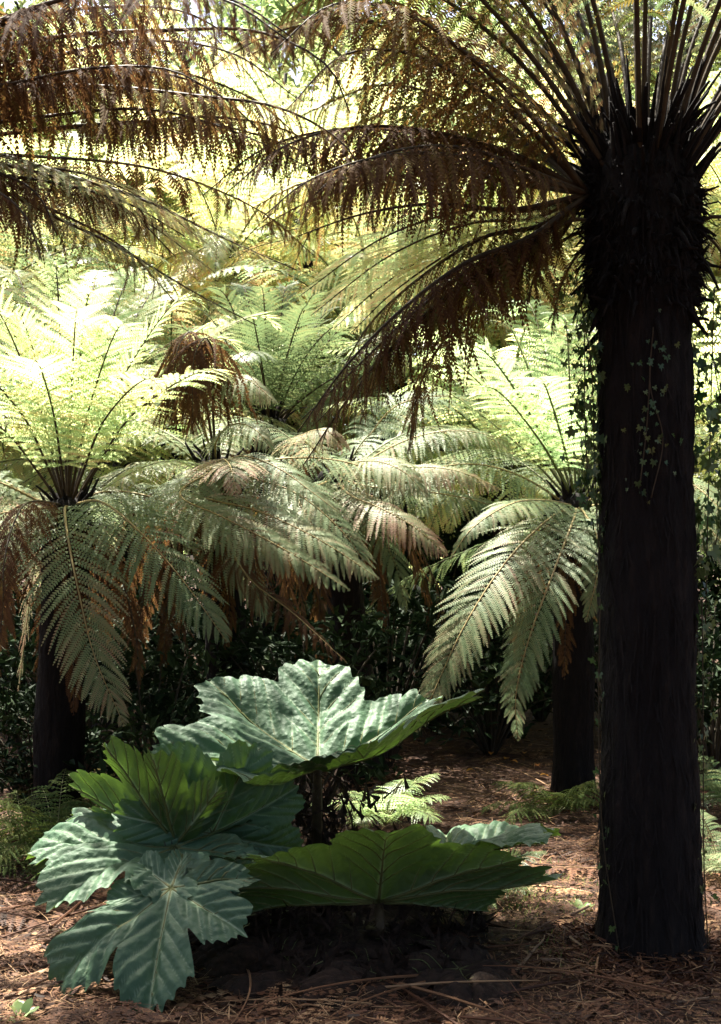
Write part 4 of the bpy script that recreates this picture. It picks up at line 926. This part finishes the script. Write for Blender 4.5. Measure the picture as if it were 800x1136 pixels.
# ------------------------------------------------------------------ ivy
IVY = np.array([(0, -.05), (.32, -.28), (.52, -.02), (.3, .12), (.42, .48), (.12, .42), (0, .95), (-.12, .42), (-.42, .48), (-.3, .12), (-.52, -.02), (-.32, -.28)])
def ivy(label, stems, nleaf, size, seed, spread=.03, hang=False, age=(.4, .25)):
    r = np.random.default_rng(seed)
    root = thing('ivy', label, 'ivy', stems[0][0])
    off = np.array(root.location); mb = MB(); lb = MB()
    for st in stems:
        p = spline(st, 30); mb.add(*tube(p - off, .0025, 5))
    for k in range(nleaf):
        p = spline(stems[k % len(stems)], 30); t = r.random() * 29; i = int(t); c = p[i] + (p[min(i + 1, 29)] - p[i]) * (t - i) - off
        c = c + r.normal(0, spread, 3) * np.array([1, .6, 1])
        ax = nrm(np.array([r.normal(0, .5), r.normal(0, .35), -1.0]))
        ctr = np.array([1.1, 5.0]); ow = np.array([*(c[:2] + off[:2] - ctr), 0]); ow = nrm(ow)
        nr = nrm(ow * 1.1 + r.normal(0, .5, 3) + [0, 0, .5]); nr = nrm(nr - ax * (nr @ ax)); bx = np.cross(nr, ax)
        L = size * r.uniform(.55, 1.2)
        v = c + L * (IVY[:, 1:] * ax + IVY[:, :1] * bx) + nr * (.12 * L * np.abs(IVY[:, :1]) * 2 - .1 * L * IVY[:, 1:] ** 2)
        v = np.vstack([v, c + L * .25 * ax])
        lb.add(v, [[[j, (j + 1) % 12, 12] for j in range(12)]], age=np.clip(r.normal(*age), 0, 1))
    link('stems', mb.mesh('stems', M['stalk_dark'], True), root)
    link('foliage', lb.mesh('foliage', M['ivy']), root)
ctr = np.array([1.1, 5.0])
def on_trunk(deg, z, ex=.02):
    tz = z / 2.98; rad = .2 + (.172 - .2) * tz ** .8
    b = max(0, min(1, (z - 2.36) / .62)); b = b * b * (3 - 2 * b)
    rad = rad * (1 + .52 * b) + ex
    return np.array([1.137 - .03 * tz + rad * math.cos(R(deg)), 5.0 + rad * math.sin(R(deg)), z])
ivy('ivy fringe climbing the left edge of the near trunk below its crown', [[on_trunk(195, 1.5, .02), on_trunk(188, 1.9, .03), on_trunk(192, 2.3, .05), on_trunk(185, 2.65, .06)], [on_trunk(175, 1.75, .04), on_trunk(180, 2.1, .06), on_trunk(183, 2.5, .05)]], 260, .042, 1, .032)
ivy('dark ivy hanging out from the right edge of the near trunk', [[on_trunk(-15, 1.3, .03), on_trunk(-5, 1.7, .05), on_trunk(5, 2.1, .08), on_trunk(-5, 2.6, .06)], [on_trunk(10, 1.6, .1), on_trunk(0, 1.9, .14), on_trunk(-5, 2.35, .08)]], 240, .055, 2, .05)
ivy('thin strand of small ivy leaves up the front of the near trunk', [[on_trunk(262, 1.78), on_trunk(275, 2.0), on_trunk(262, 2.2), on_trunk(266, 2.42)], [on_trunk(250, 1.82), on_trunk(258, 2.05), on_trunk(263, 2.3)]], 70, .026, 3, .04, age=(.5, .25))
ivy('sparse ivy on the lower right side of the near trunk', [[on_trunk(-25, .0), on_trunk(-35, .4), on_trunk(-28, .9), on_trunk(-20, 1.4)]], 50, .034, 4, .025, age=(.7, .2))
ivy('few ivy leaves on the lower left side of the near trunk', [[on_trunk(225, .05), on_trunk(200, .5), on_trunk(192, 1.0), on_trunk(196, 1.4)]], 26, .03, 5, .022, age=(.5, .2))

# ------------------------------------------------------------------ loose things on the ground
def stick(label, a, b, rad, seed, twigs=2):
    r = np.random.default_rng(seed); a, b = np.asarray(a), np.asarray(b)
    a = a + [0, 0, rad + .012]; b = b + [0, 0, rad + .02]
    t = np.linspace(0, 1, 12)[:, None]; L = np.linalg.norm(b - a)
    path = a + (b - a) * t + np.cumsum(r.normal(0, .006 * L, (12, 3)), 0) * [1, 1, .3]
    o = path[0].copy(); mb = MB(); mb.add(*tube(path - o, rad * np.linspace(1, .55, 12) * r.uniform(.9, 1.1, 12), 7))
    for k in range(twigs):
        i = r.integers(3, 10); d = nrm((b - a) / L + r.normal(0, .6, 3)); d[2] = abs(d[2]) * .3
        mb.add(*tube(path[i] - o + d * np.linspace(0, L * .12, 5)[:, None], np.linspace(rad * .5, rad * .2, 5), 5))
    s = link('stick', mb.mesh('stick', M['stick'], True), None, [float(c) for c in o])
    tag(s, label, 'stick', 'dry sticks lying on the mulch')
for k, (lab, a, b, rd) in enumerate([
        ('long straight dry stick lying across in front of the near trunk', (600, 1068), (768, 1074), .008),
        ('short pale stick lying diagonally left of the near trunk base', (570, 1078), (604, 1048), .008),
        ('reddish stick slanting from the grass patch to the near trunk', (600, 1035), (652, 1014), .011),
        ('dry stick lying below the left gunnera leaves', (5, 1112), (75, 1098), .008),
        ('thin upright leaning stick at the left on the straw', (2, 1005), (24, 1030), .006),
        ('thin stick lying on the straw by the lowest gunnera leaf', (0, 1069), (30, 1068), .006),
        ('thin pale stick in the lower right corner', (752, 1116), (785, 1112), .005)]):
    stick(lab, GP(*a), GP(*b), rd, 200 + k)

def fallen(label, p, size, seed, group, mat='yellow'):
    r = np.random.default_rng(seed); n = 9
    t = np.linspace(0, 1, n); w = np.sin(t * PI) ** .8 * .32
    a = r.uniform(0, 2 * PI); ca, sa = math.cos(a), math.sin(a)
    curl = .18 * np.sin(t * PI) + r.uniform(0, .15) * t ** 2
    v = []
    for sgn in (-1, 0, 1):
        v.append(np.stack([(t - .5) * ca - sgn * w * sa, (t - .5) * sa + sgn * w * ca, curl + .25 * w * abs(sgn)], -1))
    v = np.concatenate(v) * size
    Q = np.array([[i, i + 1, n * k + n + i + 1 - n * k, n + i] for k in (0,) for i in range(n - 1)] + [[n + i, n + i + 1, 2 * n + i + 1, 2 * n + i] for i in range(n - 1)])
    o = link('fallen_leaf', mesh_from('fallen_leaf', v, [Q], M[mat], {'age': np.full(len(v), r.random())}, True), None, [float(p[0]), float(p[1]), float(p[2]) + .022])
    tag(o, label, 'leaf', group)
for k, (px, py) in enumerate([(562, 842), (570, 845), (596, 850), (545, 838), (604, 862), (582, 836), (522, 858), (640, 870)]):
    fallen('small yellow fallen leaf on dark mulch behind the gunnera, below the drooping fronds', GP(px, py), .07, 300 + k, 'yellow leaves fallen on the dark mulch')

def weed(label, p, n, size, seed, mat='fern_bright'):
    r = np.random.default_rng(seed); root = thing('seedling', label, 'plant', p)
    mb = MB(); st = MB()
    for k in range(n):
        a = r.uniform(0, 2 * PI); el = R(r.uniform(20, 65)); d = np.array([math.cos(a) * math.cos(el), math.sin(a) * math.cos(el), math.sin(el)])
        t = np.linspace(0, 1, 6); L = size * r.uniform(.7, 1.2); sd = np.array([-math.sin(a), math.cos(a), 0])
        pth = d * (t * L)[:, None] - np.array([0, 0, 1]) * (.3 * L * t ** 2)[:, None]
        w = (np.sin(np.clip(t * 1.02 - .02, 0, 1) * PI) ** .7 * .2 * L)[:, None]
        v = np.concatenate([pth - sd * w + [0, 0, .004], pth, pth + sd * w + [0, 0, .004]])
        mb.add(v, [[[i, i + 1, 7 + i, 6 + i] for i in range(5)] + [[6 + i, 7 + i, 13 + i, 12 + i] for i in range(5)]], age=r.uniform(0, .3))
        st.add(*tube(pth[:3] * .9 - [0, 0, .003], .0025, 5))
    link('foliage', mb.mesh('foliage', M[mat], True), root); link('stems', st.mesh('stems', M['stalk_green'], True), root)
weed('small green seedling at the bottom left corner of the mulch', GP(24, 1134), 8, .11, 1)
weed('pale little seedling on the mulch at the foot of the near trunk', GP(660, 1062), 6, .08, 2, 'fern_pale')
weed('little green seedling in the grass left of the near trunk', GP(645, 1012), 6, .08, 3)

# ------------------------------------------------------------------ light, sky, camera
sd = np.array([-.25, .42, 1.15]); sd /= np.linalg.norm(sd)
el = math.asin(sd[2]); rot = math.atan2(sd[0], sd[1])
w = bpy.data.worlds.new('World'); sc.world = w; w.use_nodes = True
nt = w.node_tree; sky = nt.nodes.new('ShaderNodeTexSky'); sky.sky_type = 'NISHITA'; sky.sun_disc = False
sky.sun_elevation = el; sky.sun_rotation = rot; sky.dust_density = 5.0; sky.air_density = .8
nt.links.new(sky.outputs[0], nt.nodes['Background'].inputs[0]); nt.nodes['Background'].inputs[1].default_value = .08
ld = bpy.data.lights.new('sun', 'SUN'); ld.energy = 4.6; ld.angle = R(.55); ld.color = (1, .95, .84)
lo = bpy.data.objects.new('sun', ld); COL.objects.link(lo); lo.location = (-8, 14, 22)
from mathutils import Vector
lo.rotation_euler = Vector([float(c) for c in sd]).to_track_quat('Z', 'Y').to_euler()
cam = bpy.data.cameras.new('camera'); co = bpy.data.objects.new('camera', cam); COL.objects.link(co)
co.location = (0, 0, CAM); co.rotation_euler = (PI / 2, 0, 0)
cam.sensor_fit = 'VERTICAL'; cam.sensor_height = 36; cam.lens = 36 * F / 1136; cam.shift_y = (HZ - 568) / 1136
cam.clip_end = 3000; cam.clip_start = .05
sc.camera = co
vs = sc.view_settings; vs.view_transform = 'Standard'; vs.look = 'None'; vs.gamma = 1; vs.exposure = 2.5; vs.use_curve_mapping = False
cy = sc.cycles
cy.max_bounces = 7; cy.diffuse_bounces = 4; cy.glossy_bounces = 2; cy.transmission_bounces = 4; cy.transparent_max_bounces = 4
cy.caustics_reflective = False; cy.caustics_refractive = False
cy.use_denoising = True
print('fronds', FERN_STATS)
